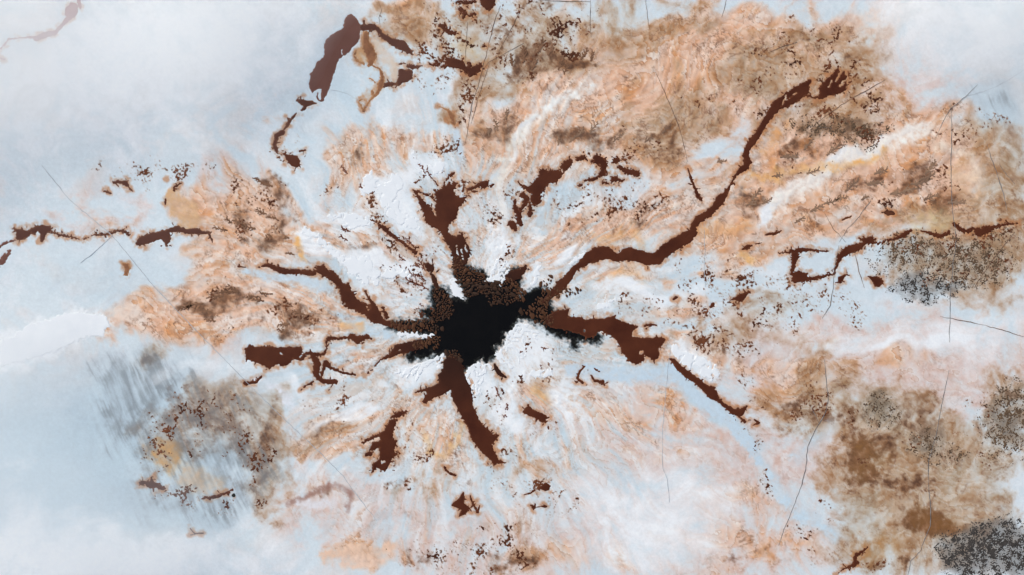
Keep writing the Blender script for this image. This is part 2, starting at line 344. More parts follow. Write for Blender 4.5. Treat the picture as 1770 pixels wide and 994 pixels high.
rust('orange-brown film swirl hanging under the mask-like rust tangle', name='rust_patch', cat='patch', mat='rustlt',
 strokes=[Z(1,0,(755,235,22),(755,290,24),(770,330,38),(795,380,36),(790,430,20),(775,455,8)), Z(1,0,(690,350,6),(674,380,7),(690,415,8),(740,440,8)), Z(1,0,(800,455,6),(850,470,6),(870,520,14),(862,580,20),(835,640,12),(785,690,7),(738,760,9)), Z(1,0,(735,760,7),(705,700,5),(720,685,4),(760,690,4)), Z(1,0,(785,540,3),(815,565,5),(850,590,6)), Z(1,0,(800,630,10),(805,655,12))], jag=1.2, jf=7)
rust('dull brown arrowhead patch with a notch, next to the dull slab', name='rust_patch', cat='patch', mat='rustmd', polys=[Z(1,0,(275,690),(310,680),(345,690),(385,695),(408,718),(370,728),(330,760),(305,765),(320,735),(290,710))], jag=1)
rust('thin broken rust ribbon below the arrowhead patch', name='rust_channel', mat='rustmd', strokes=[Z(1,0,(275,782,5),(220,850,12),(190,895,5)), Z(1,0,(182,915,18),(140,935,17),(125,1000,14),(130,1020,16),(148,1060,5))], jag=1)
rust('small thumb-shaped rust patch at the end of the thin broken ribbon', name='rust_patch', cat='patch', polys=[Z(1,1,(185,65),(240,75),(285,80),(298,120),(300,150),(280,165),(240,150),(210,110))], strokes=[Z(1,1,(300,50,7),(335,40,8))], jag=.7)
rust('dark rust fragments strung along the white ice crossed by two long slanted cracks', name='rust_patch', cat='patch',
 polys=[Z(1,0,(1305,390),(1360,400),(1430,420),(1440,450),(1480,460),(1560,430),(1545,490),(1500,520),(1470,530),(1430,485),(1380,470),(1300,455))], strokes=[Z(1,0,(1190,440,5),(1260,460,8),(1310,455,10)), Z(1,0,(1135,355,5),(1195,375,5),(1225,400,6)), Z(1,0,(1470,440,12),(1480,450,10)), Z(1,0,(1240,425,14),(1260,450,10))], jag=2, jf=6)
rust('dark torn rust patch on yellowish ice above the strung fragments', name='rust_patch', cat='patch', polys=[Z(1,0,(1240,165),(1300,165),(1330,200),(1400,230),(1360,248),(1320,235),(1290,212))], strokes=[Z(1,0,(1285,325,5),(1325,335,6)), Z(1,0,(1560,320,8),(1580,315,8))], jag=2, jf=5)
rust('dark rust block hanging in from the dirty ice by the long slanted cracks', name='rust_patch', cat='patch', polys=[Z(1,0,(1535,-30),(1660,-30),(1640,45),(1600,80),(1575,60),(1545,30))], jag=1.6)
rust('dark clotted rust patch beside the hanging rust block', name='rust_patch', cat='patch', strokes=[Z(1,0,(1400,60,14),(1440,90,14),(1425,120,10)), Z(1,0,(1460,105,8),(1510,95,8)), Z(1,0,(1370,15,8),(1450,20,16),(1510,10,12))], jag=3, jf=5)
rust('dark seed-shaped rust patch with ochre halo', name='rust_patch', cat='patch', mat='rustlt', strokes=[Z(1,0,(1325,760,8),(1350,805,22),(1368,855,10),(1315,830,4)), Z(1,0,(1245,730,4),(1290,745,6),(1325,765,5))], jag=1)
rust('rust clod near the crowned channel, shaped like a boot', name='rust_patch', cat='patch', polys=[Z(1,1,(1460,300),(1500,290),(1540,260),(1600,252),(1605,285),(1570,310),(1540,290),(1490,322),(1460,322))], strokes=[Z(1,1,(1615,290,10),(1635,280,8)), Z(1,1,(1480,325,5),(1520,328,5))], jag=1.2, jf=6)
rust('thin dark rust rod between white snow and dendrite crust', name='rust_channel', strokes=[Z(1,1,(845,560,9),(870,570,14),(900,600,15),(950,640,12),(1010,680,10),(1060,720,10),(1100,752,12)), Z(1,1,(850,580,5),(840,550,6),(855,540,5)), Z(1,1,(1020,660,5),(1010,630,4)), Z(1,1,(1085,710,5),(1130,715,5)), Z(1,1,(1060,660,5),(1055,630,3))], jag=1.5, jf=5)
rust('rust-brown clot between dendrite crust and the speckled black pool rim', name='rust_patch', cat='patch', polys=[Z(1,1,(1155,825),(1190,818),(1230,850),(1220,882),(1180,880))], strokes=[Z(1,1,(1205,888,8),(1230,940,18),(1245,990,14)), Z(1,1,(1245,880,5),(1255,870,6)), Z(1,1,(1220,790,4),(1215,810,4))], jag=1.2, jf=5)
rust('short dark rust wedge buried in the ice fan beside the forked channel', name='rust_patch', cat='patch', strokes=[[(855,630,2),(858,638,4),(866,648,4),(874,652,2)]], jag=.8)
rust('rust-brown stub with frayed tip on the black pool rim next to a white snow spit', name='rust_patch', cat='patch', strokes=[[(909,460,2),(905,466,5),(893,474,9),(880,480,8)]], jag=2, jf=5)
rust('rust bar lying on orange crust beside the snow fan of the wide channel', name='rust_patch', cat='patch', polys=[Z(2,2,(65,855),(105,805),(150,840),(235,880),(230,940),(180,910),(130,890))], strokes=[Z(2,2,(245,950,6),(250,975,4))], jag=1)
rust('curled rust hook on pale ice', name='rust_patch', cat='patch', strokes=[Z(2,2,(498,538,6),(460,575,9),(448,625,10),(485,655,8)), Z(2,2,(425,640,4),(450,648,5))], jag=1)
rust('small rust comma beside the curled hook', name='rust_patch', cat='patch', strokes=[Z(2,2,(540,600,5),(568,640,9),(620,645,12),(640,680,3)), Z(2,2,(565,555,5),(600,575,5))], jag=1)
rust('rust arrowhead on blue ice above the pinkish crust field', name='rust_patch', cat='patch', polys=[Z(2,2,(1505,82),(1570,40),(1640,20),(1600,80),(1575,92))], jag=.8)
rust('small rust bead on pink crust near the rust arrowhead', name='rust_patch', cat='patch', strokes=[Z(2,2,(1112,75,11),(1128,66,11))], jag=.8)
rust('small rust bean on blue ice next to the rust arrowhead', name='rust_patch', cat='patch', strokes=[Z(2,2,(1366,130,9),(1382,112,13))], jag=.8)
rust('dark stroke of rust above the pale spit of the wide channel', name='rust_patch', cat='patch', strokes=[Z(2,2,(912,262,7),(955,252,9),(1000,262,4)), Z(2,2,(920,280,4),(960,255,4))], jag=1.2)
rust('rust bow-tie patch standing alone on pale ice', name='rust_patch', cat='patch', polys=[Z(1,3,(1340,515),(1400,460),(1425,422),(1440,450),(1432,500),(1480,530),(1440,575),(1395,592),(1412,545),(1370,525))], strokes=[Z(1,3,(1475,448,4),(1490,495,7),(1525,560,9),(1540,515,4))], jag=.8)
rust('small rust twig on pink crust beside the forked channel', name='rust_patch', cat='patch', strokes=[Z(1,3,(1300,250,7),(1325,285,8),(1370,305,9))], jag=1.5)
rust('small angular rust patch on grey-white ice', name='rust_patch', cat='patch', polys=[Z(2,3,(180,390),(230,352),(260,375),(255,408),(215,412))], jag=1)
rust('rust dumb-bell under the small angular patch', name='rust_patch', cat='patch', polys=[Z(2,3,(122,508),(165,520),(145,553))], strokes=[Z(2,3,(165,522,4),(200,522,6),(232,522,8))], jag=1)
rust('thin rust slash touching the angular patch', name='rust_patch', cat='patch', strokes=[Z(2,3,(80,440,4),(120,430,6),(150,408,8))], jag=1)
rust('dark rust lizard-shaped patch among grey streaks', name='rust_patch', cat='patch', polys=[Z(0,3,(958,378),(968,340),(1030,350),(1045,318),(1062,350),(1100,362),(1145,400),(1130,414),(1080,392),(1030,398),(1000,370))], jag=1)
rust('thin rust streak ending beside a round black hole', name='rust_patch', cat='patch', strokes=[Z(0,3,(1380,470,5),(1430,460,8),(1500,452,12),(1560,425,8),(1605,405,6))], jag=1.4)
rust('small forked rust twig on misty blue ice', name='rust_patch', cat='patch', strokes=[Z(0,3,(1310,670,2),(1325,690,4),(1345,708,6),(1400,705,5)), Z(0,3,(1310,718,3),(1350,710,4))], jag=.6)
rust('dull brown winged patch heading the frayed rust line', name='rust_patch', cat='patch', mat='rustmd', polys=[Z(0,1,(80,582),(130,585),(190,595),(240,570),(290,555),(350,570),(357,605),(325,610),(310,640),(292,678),(275,672),(275,620),(260,600),(240,625),(215,610),(200,640),(150,665),(105,655),(115,610))], jag=1)
rust('thin frayed brown line crossing pale ice between brown patches', name='rust_channel', mat='rustmd', strokes=[Z(0,1,(355,605,8),(400,625,7),(450,630,9),(500,645,8),(545,654,3)), Z(0,1,(578,658,6),(640,630,4),(690,622,9),(750,622,8),(800,600,8),(850,598,9),(885,620,14),(892,632,6))], jag=1.8, jf=5)
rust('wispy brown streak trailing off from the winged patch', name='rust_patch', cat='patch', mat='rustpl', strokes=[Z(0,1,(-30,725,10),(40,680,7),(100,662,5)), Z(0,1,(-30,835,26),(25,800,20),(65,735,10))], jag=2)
rust('brown bar with rounded end and small fang below', name='rust_patch', cat='patch', mat='rustmd', polys=[Z(0,1,(935,680),(960,640),(1030,615),(1090,600),(1165,585),(1172,610),(1182,650),(1160,690),(1140,702),(1120,660),(1080,665),(1030,685),(960,705),(940,700))], strokes=[Z(0,1,(1165,600,14),(1220,582,20),(1290,602,16),(1350,600,24),(1400,612,12),(1440,610,9),(1460,660,7),(1468,688,2))], jag=1.1)
rust('small brown bird-shaped patch on pale ice', name='rust_patch', cat='patch', mat='rustmd', polys=[Z(0,1,(775,258),(830,250),(880,250),(890,285),(914,328),(880,297),(840,275),(780,275))], jag=1)
rust('small brown dash near the bird-shaped patch', name='rust_patch', cat='patch', mat='rustmd', strokes=[Z(0,1,(720,325,7),(762,340,6))], jag=1)
rust('upright rust stain drop beside the long diagonal crack', name='rust_patch', cat='patch', mat='rustlt', polys=[Z(0,1,(835,815),(890,820),(900,860),(880,912),(850,905),(862,870))], jag=1)
rust('short upright brown tick on the tan crust patch', name='rust_patch', cat='patch', strokes=[Z(0,1,(1142,380,6),(1140,415,6))], jag=.8)
rust('small brown hook on top of the tan crust patch', name='rust_patch', cat='patch', strokes=[Z(0,1,(1200,318,8),(1205,295,7),(1250,272,5)), Z(0,1,(1145,245,5),(1138,243,5))], jag=1)
rust('short brown dash on blue ice below the fern crust', name='rust_patch', cat='patch', strokes=[Z(0,1,(1645,845,7),(1692,850,4))], jag=.6)
rust('rust tick crossed by the long diagonal crack', name='rust_patch', cat='patch', strokes=[Z(0,2,(1690,655,14),(1720,655,12),(1770,648,9)), Z(1,2,(10,635,9),(40,605,8))], jag=1.2)
rust('dark rust serpent among ochre stains beside the misty hollow', name='rust_patch', cat='patch', strokes=[Z(3,3,(460,994,3),(530,950,5),(600,920,14),(605,860,14),(650,835,10),(690,800,5)), Z(3,3,(590,940,8),(620,905,12))], jag=1.5, jf=5)
rust('rust channel half lost under white mist, rosy and faint', mat='rustred', strokes=[Z(0,0,(-20,350,7),(20,320,5),(60,270,6),(140,262,4),(230,255,8),(250,265,20),(320,238,20),(380,225,16),(400,200,11),(450,150,14),(480,120,18),(490,80,44),(505,50,34)), Z(0,0,(540,-10,14),(555,60,8)), Z(0,0,(-10,395,6),(30,412,5))], jag=1)

# ------------------------------------------------------------------ the frozen lake: one sheet, fine where the drone looks, coarse to the horizon
FS = 1.6
def axis(lo, hi, far_lo, far_hi):
    a = np.arange(lo, hi + .1, FS)
    def out(n0, far):
        r = []; d = FS*2; p = n0
        sgn = 1 if far > n0 else -1
        while abs(p - n0) < abs(far - n0):
            p = p + sgn*d; d *= 1.25; r.append(p)
        return r
    return np.concatenate([np.array(out(lo, far_lo))[::-1], a, np.array(out(hi, far_hi))])
gxs = axis(-70, 1840, -16000, 18000); gys = axis(-70, 1064, -16000, 17000)
PX, PY = np.meshgrid(gxs.astype(np.float32), gys.astype(np.float32))
NXg, NYg = len(gxs), len(gys)
def span(x0, x1, y0, y1):
    i0, i1 = np.searchsorted(gxs, [x0, x1]); j0, j1 = np.searchsorted(gys, [y0, y1])
    return slice(j0, j1), slice(i0, i1)

w1x = fbm(PX/70, PY/70, 11, 4, .48); w1y = fbm(PX/70, PY/70, 21, 4, .48)
WX = PX + 26*w1x; WY = PY + 26*w1y                       # warped coordinates: ragged natural edges
CX, CY = 822.0, 555.0
v1x = fbm(PX/150, PY/150, 12, 2, .45); v1y = fbm(PX/150, PY/150, 22, 2, .45)
FX = PX + 46*v1x + 5*w1x; FY = PY + 46*v1y + 5*w1y          # gently bent coordinates for the flow marks
rr = np.hypot(FX - CX, FY - CY) + 1; th = np.arctan2(FY - CY, FX - CX)
lr = np.log(rr)
flow = fbm(th/(2*math.pi)*72, lr*4.0, 31, 4, .5, period=72)          # streaks radiating from the black pool
flow2 = fbm(th/(2*math.pi)*120, lr*9.0, 41, 4, .52, period=120)
flow3 = fbm(th/(2*math.pi)*260, lr*16.0, 46, 3, .55, period=260)
flow4 = fbm(th/(2*math.pi)*110, lr*2.6, 56, 4, .55, period=110)
n40 = fbm(FX/42, FY/42, 51, 5, .58); n14 = fbm(PX/15 + .3*w1x, PY/15 + .3*w1y, 61, 5, .62); n6 = fbm(PX/6, PY/6, 71, 4, .65)
n90 = fbm(PX/110, PY/110, 81, 3)

def zones(L, ext=1.25):
    f = np.zeros(PX.shape, np.float32)
    for (x, y, rx, ry, rot, w) in L:
        m = max(rx, ry)*ext + 40
        sl = span(x - m, x + m, y - m, y + m)
        c, s = math.cos(math.radians(rot)), math.sin(math.radians(rot))
        dx = WX[sl] - x; dy = WY[sl] - y
        d2 = ((dx*c + dy*s)/(rx*ext))**2 + ((-dx*s + dy*c)/(ry*ext))**2
        b = w*np.clip(1 - d2, 0, 1)**1.3
        f[sl] = f[sl] + b*(1 - np.clip(f[sl], 0, 1)*.75)
    return f

# flecks of rust sludge: (label, zones)
FLECKS = [
 ('small dark rust fleck on dirty ice beside the long slanted cracks', [(770,50,60,50,0,.8),(760,105,50,40,0,.75),(815,150,24,60,20,.9),(800,215,24,50,20,.85),(840,60,40,30,0,.6),(890,30,60,40,0,.7),(980,30,60,40,0,.85),(990,70,40,30,0,.6),(850,100,40,30,-30,.6),(730,90,30,20,0,.5),(650,50,20,40,0,.4)]),
 ('small dark rust fleck in the thicket round the tip of the long winding channel', [(1450,110,50,40,0,.7),(1490,150,40,40,0,.8),(1400,190,60,40,0,.65),(1480,215,70,35,0,.85),(1525,150,24,24,0,.7),(1340,110,60,50,0,.55),(1435,70,30,24,0,.75),(1400,60,60,30,0,.5),(1290,150,40,30,0,.6),(1320,195,40,20,0,.5)]),
 ('small rust fleck on gritty ice beside the long upright crack', [(1600,430,80,30,0,.8),(1680,440,70,36,0,.75),(1720,400,50,30,0,.75),(1640,475,70,25,0,.7),(1690,200,60,18,10,.85),(1660,230,40,20,0,.6)]),
 ('small rust fleck in the ochre hollow beside grey streaked ice', [(320,715,60,36,0,.7),(300,760,50,30,0,.65),(380,720,60,36,0,.75),(420,770,60,40,0,.75),(280,800,40,36,0,.6),(340,860,70,18,0,.7),(455,790,20,60,10,.7),(270,760,30,30,0,.5),(420,870,50,20,0,.6)]),
 ('small rust fleck on pinkish crust between the wide channel and the broken rust rectangle', [(1240,515,70,40,0,.6),(1300,510,60,40,0,.6),(1215,560,50,30,0,.65),(1320,560,50,26,0,.75),(1270,595,70,26,0,.6),(1230,590,40,36,20,.7),(1350,500,50,30,0,.5),(1420,520,70,30,0,.6),(1460,545,40,20,0,.6),(1080,535,40,20,0,.65),(1150,530,60,30,0,.5),(1260,450,60,20,0,.5),(1190,470,40,20,0,.5)]),
 ('small rust fleck on blue ice under the broken rust arch', [(1010,350,70,40,0,.6),(1070,340,50,40,0,.65),(1110,350,40,30,0,.65),(900,330,30,30,0,.7),(1100,270,40,20,0,.5),(1010,390,40,20,0,.5)]),
 ('small rust fleck in dendrite crust beside the crowned channel', [(690,425,50,36,0,.75),(700,475,50,18,0,.95),(720,500,40,14,10,.9),(735,450,30,20,0,.8),(640,350,40,20,30,.6),(835,375,30,30,0,.85),(870,440,20,30,0,.8),(760,275,40,36,0,.75),(730,330,24,18,0,.7),(720,535,30,12,0,.8),(800,330,30,30,0,.5),(570,330,30,20,0,.5),(690,390,40,14,40,.6),(760,430,12,30,0,.5)]),
 ('small rust fleck strung below the slender curving channel', [(1255,725,30,16,0,.7),(1300,755,24,20,0,.9),(1303,800,14,50,0,.85),(1335,850,14,30,-25,.7),(1290,700,40,14,0,.6),(1310,820,14,20,0,.9),(1420,900,50,30,0,.5),(1440,960,50,30,0,.5),(1280,660,40,20,0,.5)]),
 ('small rust fleck on pale crust around the forked channel', [(860,680,26,36,0,.8),(900,830,60,30,0,.55),(722,775,24,40,0,.75),(700,835,40,18,0,.75),(870,950,70,44,0,.7),(730,960,50,30,0,.6),(800,975,60,20,0,.7),(940,865,50,30,0,.6),(930,750,40,20,0,.7),(890,770,30,20,0,.6),(770,960,30,30,0,.6),(660,770,50,30,0,.45),(920,655,30,20,0,.7),(870,710,20,30,0,.7),(930,610,24,24,20,.7),(1010,650,40,20,0,.6),(590,700,60,30,0,.55),(570,650,30,20,0,.4)]),
 ('small dark fleck in the combed orange crust beside pale blue ice', [(480,540,40,20,0,.75),(540,550,36,24,0,.85),(370,500,50,20,0,.6),(430,360,60,50,0,.5),(470,330,30,20,0,.6),(380,560,30,24,0,.75),(1600,310,60,30,0,.4),(1540,355,70,16,0,.75),(1380,280,60,20,0,.45),(1110,240,60,20,0,.6),(940,100,60,30,-20,.85),(1230,180,60,20,0,.4),(230,300,80,30,0,.4),(310,290,60,14,0,.55),(500,250,40,30,0,.35),(900,130,40,20,0,.7)]),
 ('small dark fleck scattered over ochre-brown ice between the two long wavy cracks', [(1430,670,60,30,0,.55),(1450,720,36,30,0,.8),(1500,790,20,24,0,.85),(1660,770,60,20,0,.65),(1380,700,40,16,0,.55),(1700,700,30,30,0,.7),(1520,970,30,14,0,.8),(1580,740,50,30,0,.4),(1700,790,40,30,0,.6)]),
]
def fleck_field(X, Y, d):
    X, Y = X*.84 - Y*.54, X*.54 + Y*.84
    a = fbm(X/5.0, Y/5.0, 501, 4, .72); c = fbm(X/36, Y/36, 521, 2)
    ridge = np.clip(1 - np.abs(fbm(X/48, Y/48, 541, 3))*6, 0, 1)
    return 1.0*a + .95*c + .42*ridge - .95 + .55*np.clip(d, 0, 1.0)

PEACH = [(960,165,130,60,-35,.9),(1120,130,150,75,-20,.9),(1230,60,110,60,0,.75),(1150,215,120,70,-40,.85),(890,250,50,90,-60,.95),(835,300,40,40,0,.7),(1270,110,80,70,0,.7),(1010,210,120,60,-35,1),
 (1180,330,110,60,-30,.6),(1000,265,110,35,-10,.8),
 (1500,270,200,75,-15,.95),(1630,300,110,75,10,.95),(1390,260,80,60,-20,.9),(1300,345,100,60,-30,.85),(1230,395,90,45,-30,.9),(1420,350,130,60,-20,.95),(1560,370,170,50,5,.9),(1330,420,70,35,-10,.8),
 (1010,410,110,30,-20,.9),(1090,390,90,40,-10,.8),(1080,468,90,20,5,.85),(960,415,60,40,-30,.75),(1290,445,50,20,0,.6),(1250,480,60,20,0,.5),
 (320,350,42,45,0,.95),(430,380,95,85,30,.95),(310,525,150,48,-18,.85),(480,530,130,55,12,.95),(590,545,90,35,12,.95),(420,440,80,45,20,.9),(330,565,80,45,-18,.7),(560,430,40,50,20,.7),(540,400,30,50,60,.4),
 (612,622,55,24,-8,.95),(765,755,45,60,10,.9),(930,680,48,36,30,.9),(640,958,75,30,-4,.8),(610,745,100,30,-18,.75),(560,750,60,40,-20,.6),(690,720,50,25,-20,.6),
 (620,250,50,60,20,.6),(600,290,40,60,20,.5),(700,245,70,25,0,.5),(745,265,50,30,0,.5),(640,390,60,40,10,.45),(700,440,70,35,20,.45),(845,410,40,40,0,.35),(870,450,30,30,0,.5),
 (1120,600,90,40,10,.7),(1190,560,60,50,0,.6),(1220,620,90,30,15,.7),(1150,520,60,20,0,.4),(1150,720,100,50,0,.3),(1060,700,60,40,0,.35),(800,800,60,50,0,.4),(860,700,40,40,0,.5),(940,750,60,30,0,.45),(700,690,50,25,0,.5),(650,770,60,30,0,.35),
 (700,20,60,40,0,.7),(1000,30,90,50,0,.5),(1420,100,120,80,0,.6),(1360,680,80,40,-15,.6),(1420,600,50,30,0,.3),(180,370,60,35,20,.4),(120,455,40,25,0,.4),(640,180,100,40,0,.15),(480,200,40,30,0,.3),(1700,420,70,30,0,.5)]
PINK = [(1100,720,140,90,0,.8),(1270,790,120,120,20,.75),(1280,950,130,70,0,.9),(1040,900,120,60,0,.3),(870,960,160,60,0,.75),(560,865,90,45,0,.9),(640,885,90,40,0,.6),(1480,620,160,60,0,.7),(1560,680,130,50,20,.7),(370,570,100,40,0,.6),(280,570,60,40,0,.5),
 (1540,150,110,80,0,.7),(1450,180,100,60,0,.6),(1340,190,80,60,0,.7),(180,370,80,45,0,.6),(1050,640,110,50,0,.5),(830,160,60,60,0,.4),(400,330,80,60,0,.9),(1620,610,130,60,0,.5),(1690,680,70,60,0,.5),(1400,800,120,70,0,.6),(1480,780,70,60,0,.8),(720,470,80,40,0,.5),(680,420,70,50,0,.5),
 (1240,170,90,70,0,.6),(1330,320,60,60,0,.5),(800,260,60,40,0,.4),(500,760,80,40,0,.5),(590,740,90,40,0,.4),(1350,600,100,40,0,.5),(1240,540,70,50,0,.5),(1300,620,80,60,0,.5),(950,720,60,40,0,.6),(110,130,60,30,0,.3)]
OCHRE = [(780,55,90,50,0,.75),(700,40,70,40,0,.6),(960,40,100,55,0,.75),(1090,40,60,60,0,.65),(1200,30,70,40,0,.5),(830,150,40,70,20,.6),(640,90,30,40,0,.5),(632,150,20,40,20,.5),(785,195,28,30,0,.8),(1170,205,80,45,-20,.9),(1140,235,70,40,0,.7),(1110,110,60,40,0,.3),(860,230,40,40,0,.5),
 (1380,120,110,80,0,.7),(1310,120,60,50,0,.75),(1340,210,90,40,0,.5),(1480,120,70,80,0,.75),(1490,215,90,45,0,.55),(900,110,70,40,-30,.8),(980,110,60,25,-10,.8),
 (1620,435,120,50,5,.75),(1700,370,80,70,0,.9),(1750,300,50,80,0,.8),(1680,215,40,25,0,.8),(1720,250,60,40,0,.6),(1650,480,90,40,0,.5),(1750,430,50,50,0,.8),(1700,520,60,30,0,.5),(1590,385,50,25,0,.6),
 (1570,760,90,60,10,.95),(1600,820,130,90,20,1),(1540,800,70,70,0,.95),(1640,880,120,45,12,.9),(1540,880,110,50,25,.75),(1480,850,80,60,20,.45),(1560,950,120,50,0,.9),(1400,690,80,40,-10,.85),(1440,730,80,40,0,.75),(1560,700,80,40,10,.85),(1740,690,50,50,0,.9),(1740,770,50,50,0,.8),(1420,640,60,40,0,.6),(1650,780,60,40,0,.7),(1700,860,60,50,0,.5),(1430,820,40,30,0,.35),(1470,930,50,30,0,.45),(1390,600,60,20,0,.4),
 (330,720,70,40,20,.55),(300,790,50,40,0,.6),(400,720,80,40,20,.5),(465,770,26,100,10,.8),(350,840,80,20,10,.4),(390,690,60,30,0,.5),(250,620,40,25,-30,.7),(430,700,60,40,0,.6),(260,770,50,60,0,.5),
 (545,755,60,30,-20,.6),(460,850,40,60,0,.5),(520,840,70,20,0,.3),(700,840,80,30,0,.35),(760,800,40,40,0,.3),(900,815,60,30,0,.3),(880,950,80,50,0,.3),(940,660,60,40,20,.6),(1310,560,60,40,0,.5),(1400,520,60,30,0,.4),(1060,560,90,25,0,.2),(860,640,40,40,0,.3),(1330,520,60,30,0,.35),(1250,515,60,30,0,.3),(1230,590,60,40,10,.5)]
BROWN = [(900,105,70,22,-30,.9),(980,105,50,14,-5,.9),(870,60,40,30,0,.5),(960,20,60,20,0,.6),(930,130,60,16,10,.6),(390,520,70,20,-15,.8),(340,530,40,18,0,.8),(500,540,50,22,10,.7),(540,550,30,16,0,.7),(480,370,30,60,20,.6),(420,380,20,50,10,.5),(460,420,40,30,20,.5),(620,280,20,40,0,.55),(470,320,30,20,30,.6),
 (1430,300,40,16,0,.6),(1370,270,40,20,0,.6),(1420,265,60,14,0,.5),(1500,310,40,20,-50,.7),(1590,300,40,26,-60,.8),(1635,345,26,18,0,.8),(1560,330,40,20,0,.5),(1460,370,50,20,0,.5),(1300,340,40,20,0,.6),(1310,270,30,20,0,.3),(1010,240,60,18,0,.6),(860,220,40,30,-40,.7),(1150,240,80,30,0,.6),(1030,235,40,30,0,.6),(980,240,30,20,0,.6),
 (1490,800,40,60,10,1),(1510,770,50,30,10,.9),(1600,900,60,26,15,1),(1530,830,40,30,0,.7),(1580,830,40,20,0,.8),(1640,910,70,26,10,.8),(1460,720,40,24,0,.8),(1370,690,40,14,-10,.9),(1400,715,40,20,0,.6),(1580,730,50,40,20,.7),(1530,970,60,20,0,.6),(1745,680,30,14,0,.8),
 (330,720,50,20,30,.6),(400,720,60,30,0,.6),(350,770,60,20,0,.4),(450,800,14,70,10,.7),(290,690,30,30,0,.5),(360,580,50,16,-10,.4),(250,625,20,14,0,.7),(560,745,40,12,-15,.7),(300,780,30,30,0,.3),
 (1110,390,60,20,-10,.4),(1000,390,50,18,-20,.5),(1450,220,60,30,0,.6),(1500,230,40,24,0,.5),(1400,230,40,20,0,.5),(1370,170,60,30,-40,.4),(1470,105,40,24,0,.6),(770,60,40,30,0,.5),(840,10,30,20,0,.5),(1640,425,60,20,0,.5),(1730,350,40,60,0,.3),(610,550,30,14,0,.6),(440,545,20,14,0,.6),(500,575,24,16,0,.7),(620,630,20,8,0,.6),(620,430,40,20,0,.5),(560,390,20,20,0,.3),(1260,330,60,20,0,.3),(1380,300,40,10,0,.5),(580,300,20,30,0,.4)]
WHITE = [(200,110,330,190,0,.8),(450,40,200,120,0,.5),(60,590,130,40,-12,1),(1650,60,190,110,0,.8),(1440,590,230,26,2,.5),(1600,575,130,36,0,.45),(1500,600,200,12,-3,.4),(1160,860,150,130,0,.65),(1100,950,200,80,0,.5),(1700,560,90,60,0,.5),
 (670,325,50,35,20,1),(710,370,50,30,40,1),(600,382,45,15,8,1),(625,455,50,28,10,1),(690,470,40,12,0,.9),(540,420,50,22,45,.9),(730,300,40,30,0,.8),(860,430,28,50,0,.9),(985,438,30,16,-20,1),(920,475,20,12,-60,1),(1090,500,90,18,10,.9),(1180,500,60,25,0,.6),
 (720,645,55,18,-15,1),(760,620,30,10,-35,.9),(830,660,24,30,10,.9),(880,690,40,60,40,.7),(910,610,50,60,40,.8),(970,700,25,60,-20,.8),(890,730,20,30,-30,.7),(1000,660,40,30,0,.6),(1200,615,50,28,40,.9),(1210,640,40,20,30,.8),
 (600,720,110,16,-22,.8),(500,660,60,14,45,.7),(1340,355,70,18,-35,1),(1450,280,100,14,-28,.9),(1560,240,90,12,-20,.7),(900,220,40,12,-45,.9),(955,170,50,12,-30,.6),(880,270,14,40,20,.8),(620,955,10,10,0,0),(300,940,250,80,0,.25),(560,900,60,20,0,.4),(1680,620,100,50,0,.5),(1000,850,90,30,25,.5),(1260,540,60,25,0,.5),(640,500,50,30,0,.6),(720,520,40,16,0,.5),(760,480,16,40,-20,.6),(330,635,80,20,-15,.6),(1130,410,50,18,-25,.6)]
BLUE = [(60,760,280,150,0,.7),(140,880,300,140,0,.65),(250,720,120,120,0,.6),(200,480,180,60,0,.5),(480,470,120,25,20,.6),(620,570,60,20,40,.8),(660,570,60,20,15,.9),(530,640,80,50,0,.6),(620,660,60,25,0,.7),(960,330,80,50,-50,.7),(1030,320,90,40,0,.5),(920,380,40,40,0,.6),
 (1080,430,50,12,0,.5),(1150,440,60,20,0,.5),(990,600,90,40,20,.8),(1100,640,110,25,15,.9),(1220,700,80,20,42,1),(1300,760,50,20,50,.9),(620,140,70,50,0,.5),(560,240,120,50,0,.35),(790,260,16,40,20,.8),(1730,190,60,50,0,.8),(1640,160,60,40,0,.3),(1420,530,120,40,0,.5),(1000,560,70,20,0,.4),(1050,520,60,18,0,.6),(850,800,50,60,0,.5),(1000,800,60,30,0,.4),(1720,900,60,60,0,.6),(1480,960,60,40,0,.2),(700,880,100,40,0,.35),(1350,840,60,60,0,.4),(540,100,70,90,-50,.35),(700,60,60,20,0,.3)]
WHITE += [(60,970,220,110,0,.8),(20,640,60,20,0,.6),(240,980,160,60,0,.7),(20,820,90,120,0,.35),(420,960,120,50,0,.5)]
BLUE += [(370,800,90,60,0,.6),(300,700,60,40,0,.5),(340,890,80,40,0,.6)]
GREY = [(360,760,150,120,0,.5),(210,740,110,150,-25,.5),(300,680,90,60,0,.5),(440,780,60,120,0,.35),(240,690,80,110,-25,.8),(210,640,90,50,-10,.5),(330,850,110,80,-25,.8),(300,640,70,40,-20,.5),(420,820,90,80,-20,.6),(400,700,90,60,-10,.4),(90,120,60,20,0,.35),(40,150,40,20,0,.35),(520,190,60,70,-30,.4),(1700,170,90,50,-20,.5),(370,900,60,40,-20,.4),(270,780,60,80,-25,.6),(120,440,60,40,0,.2),(1750,200,50,60,0,.4)]

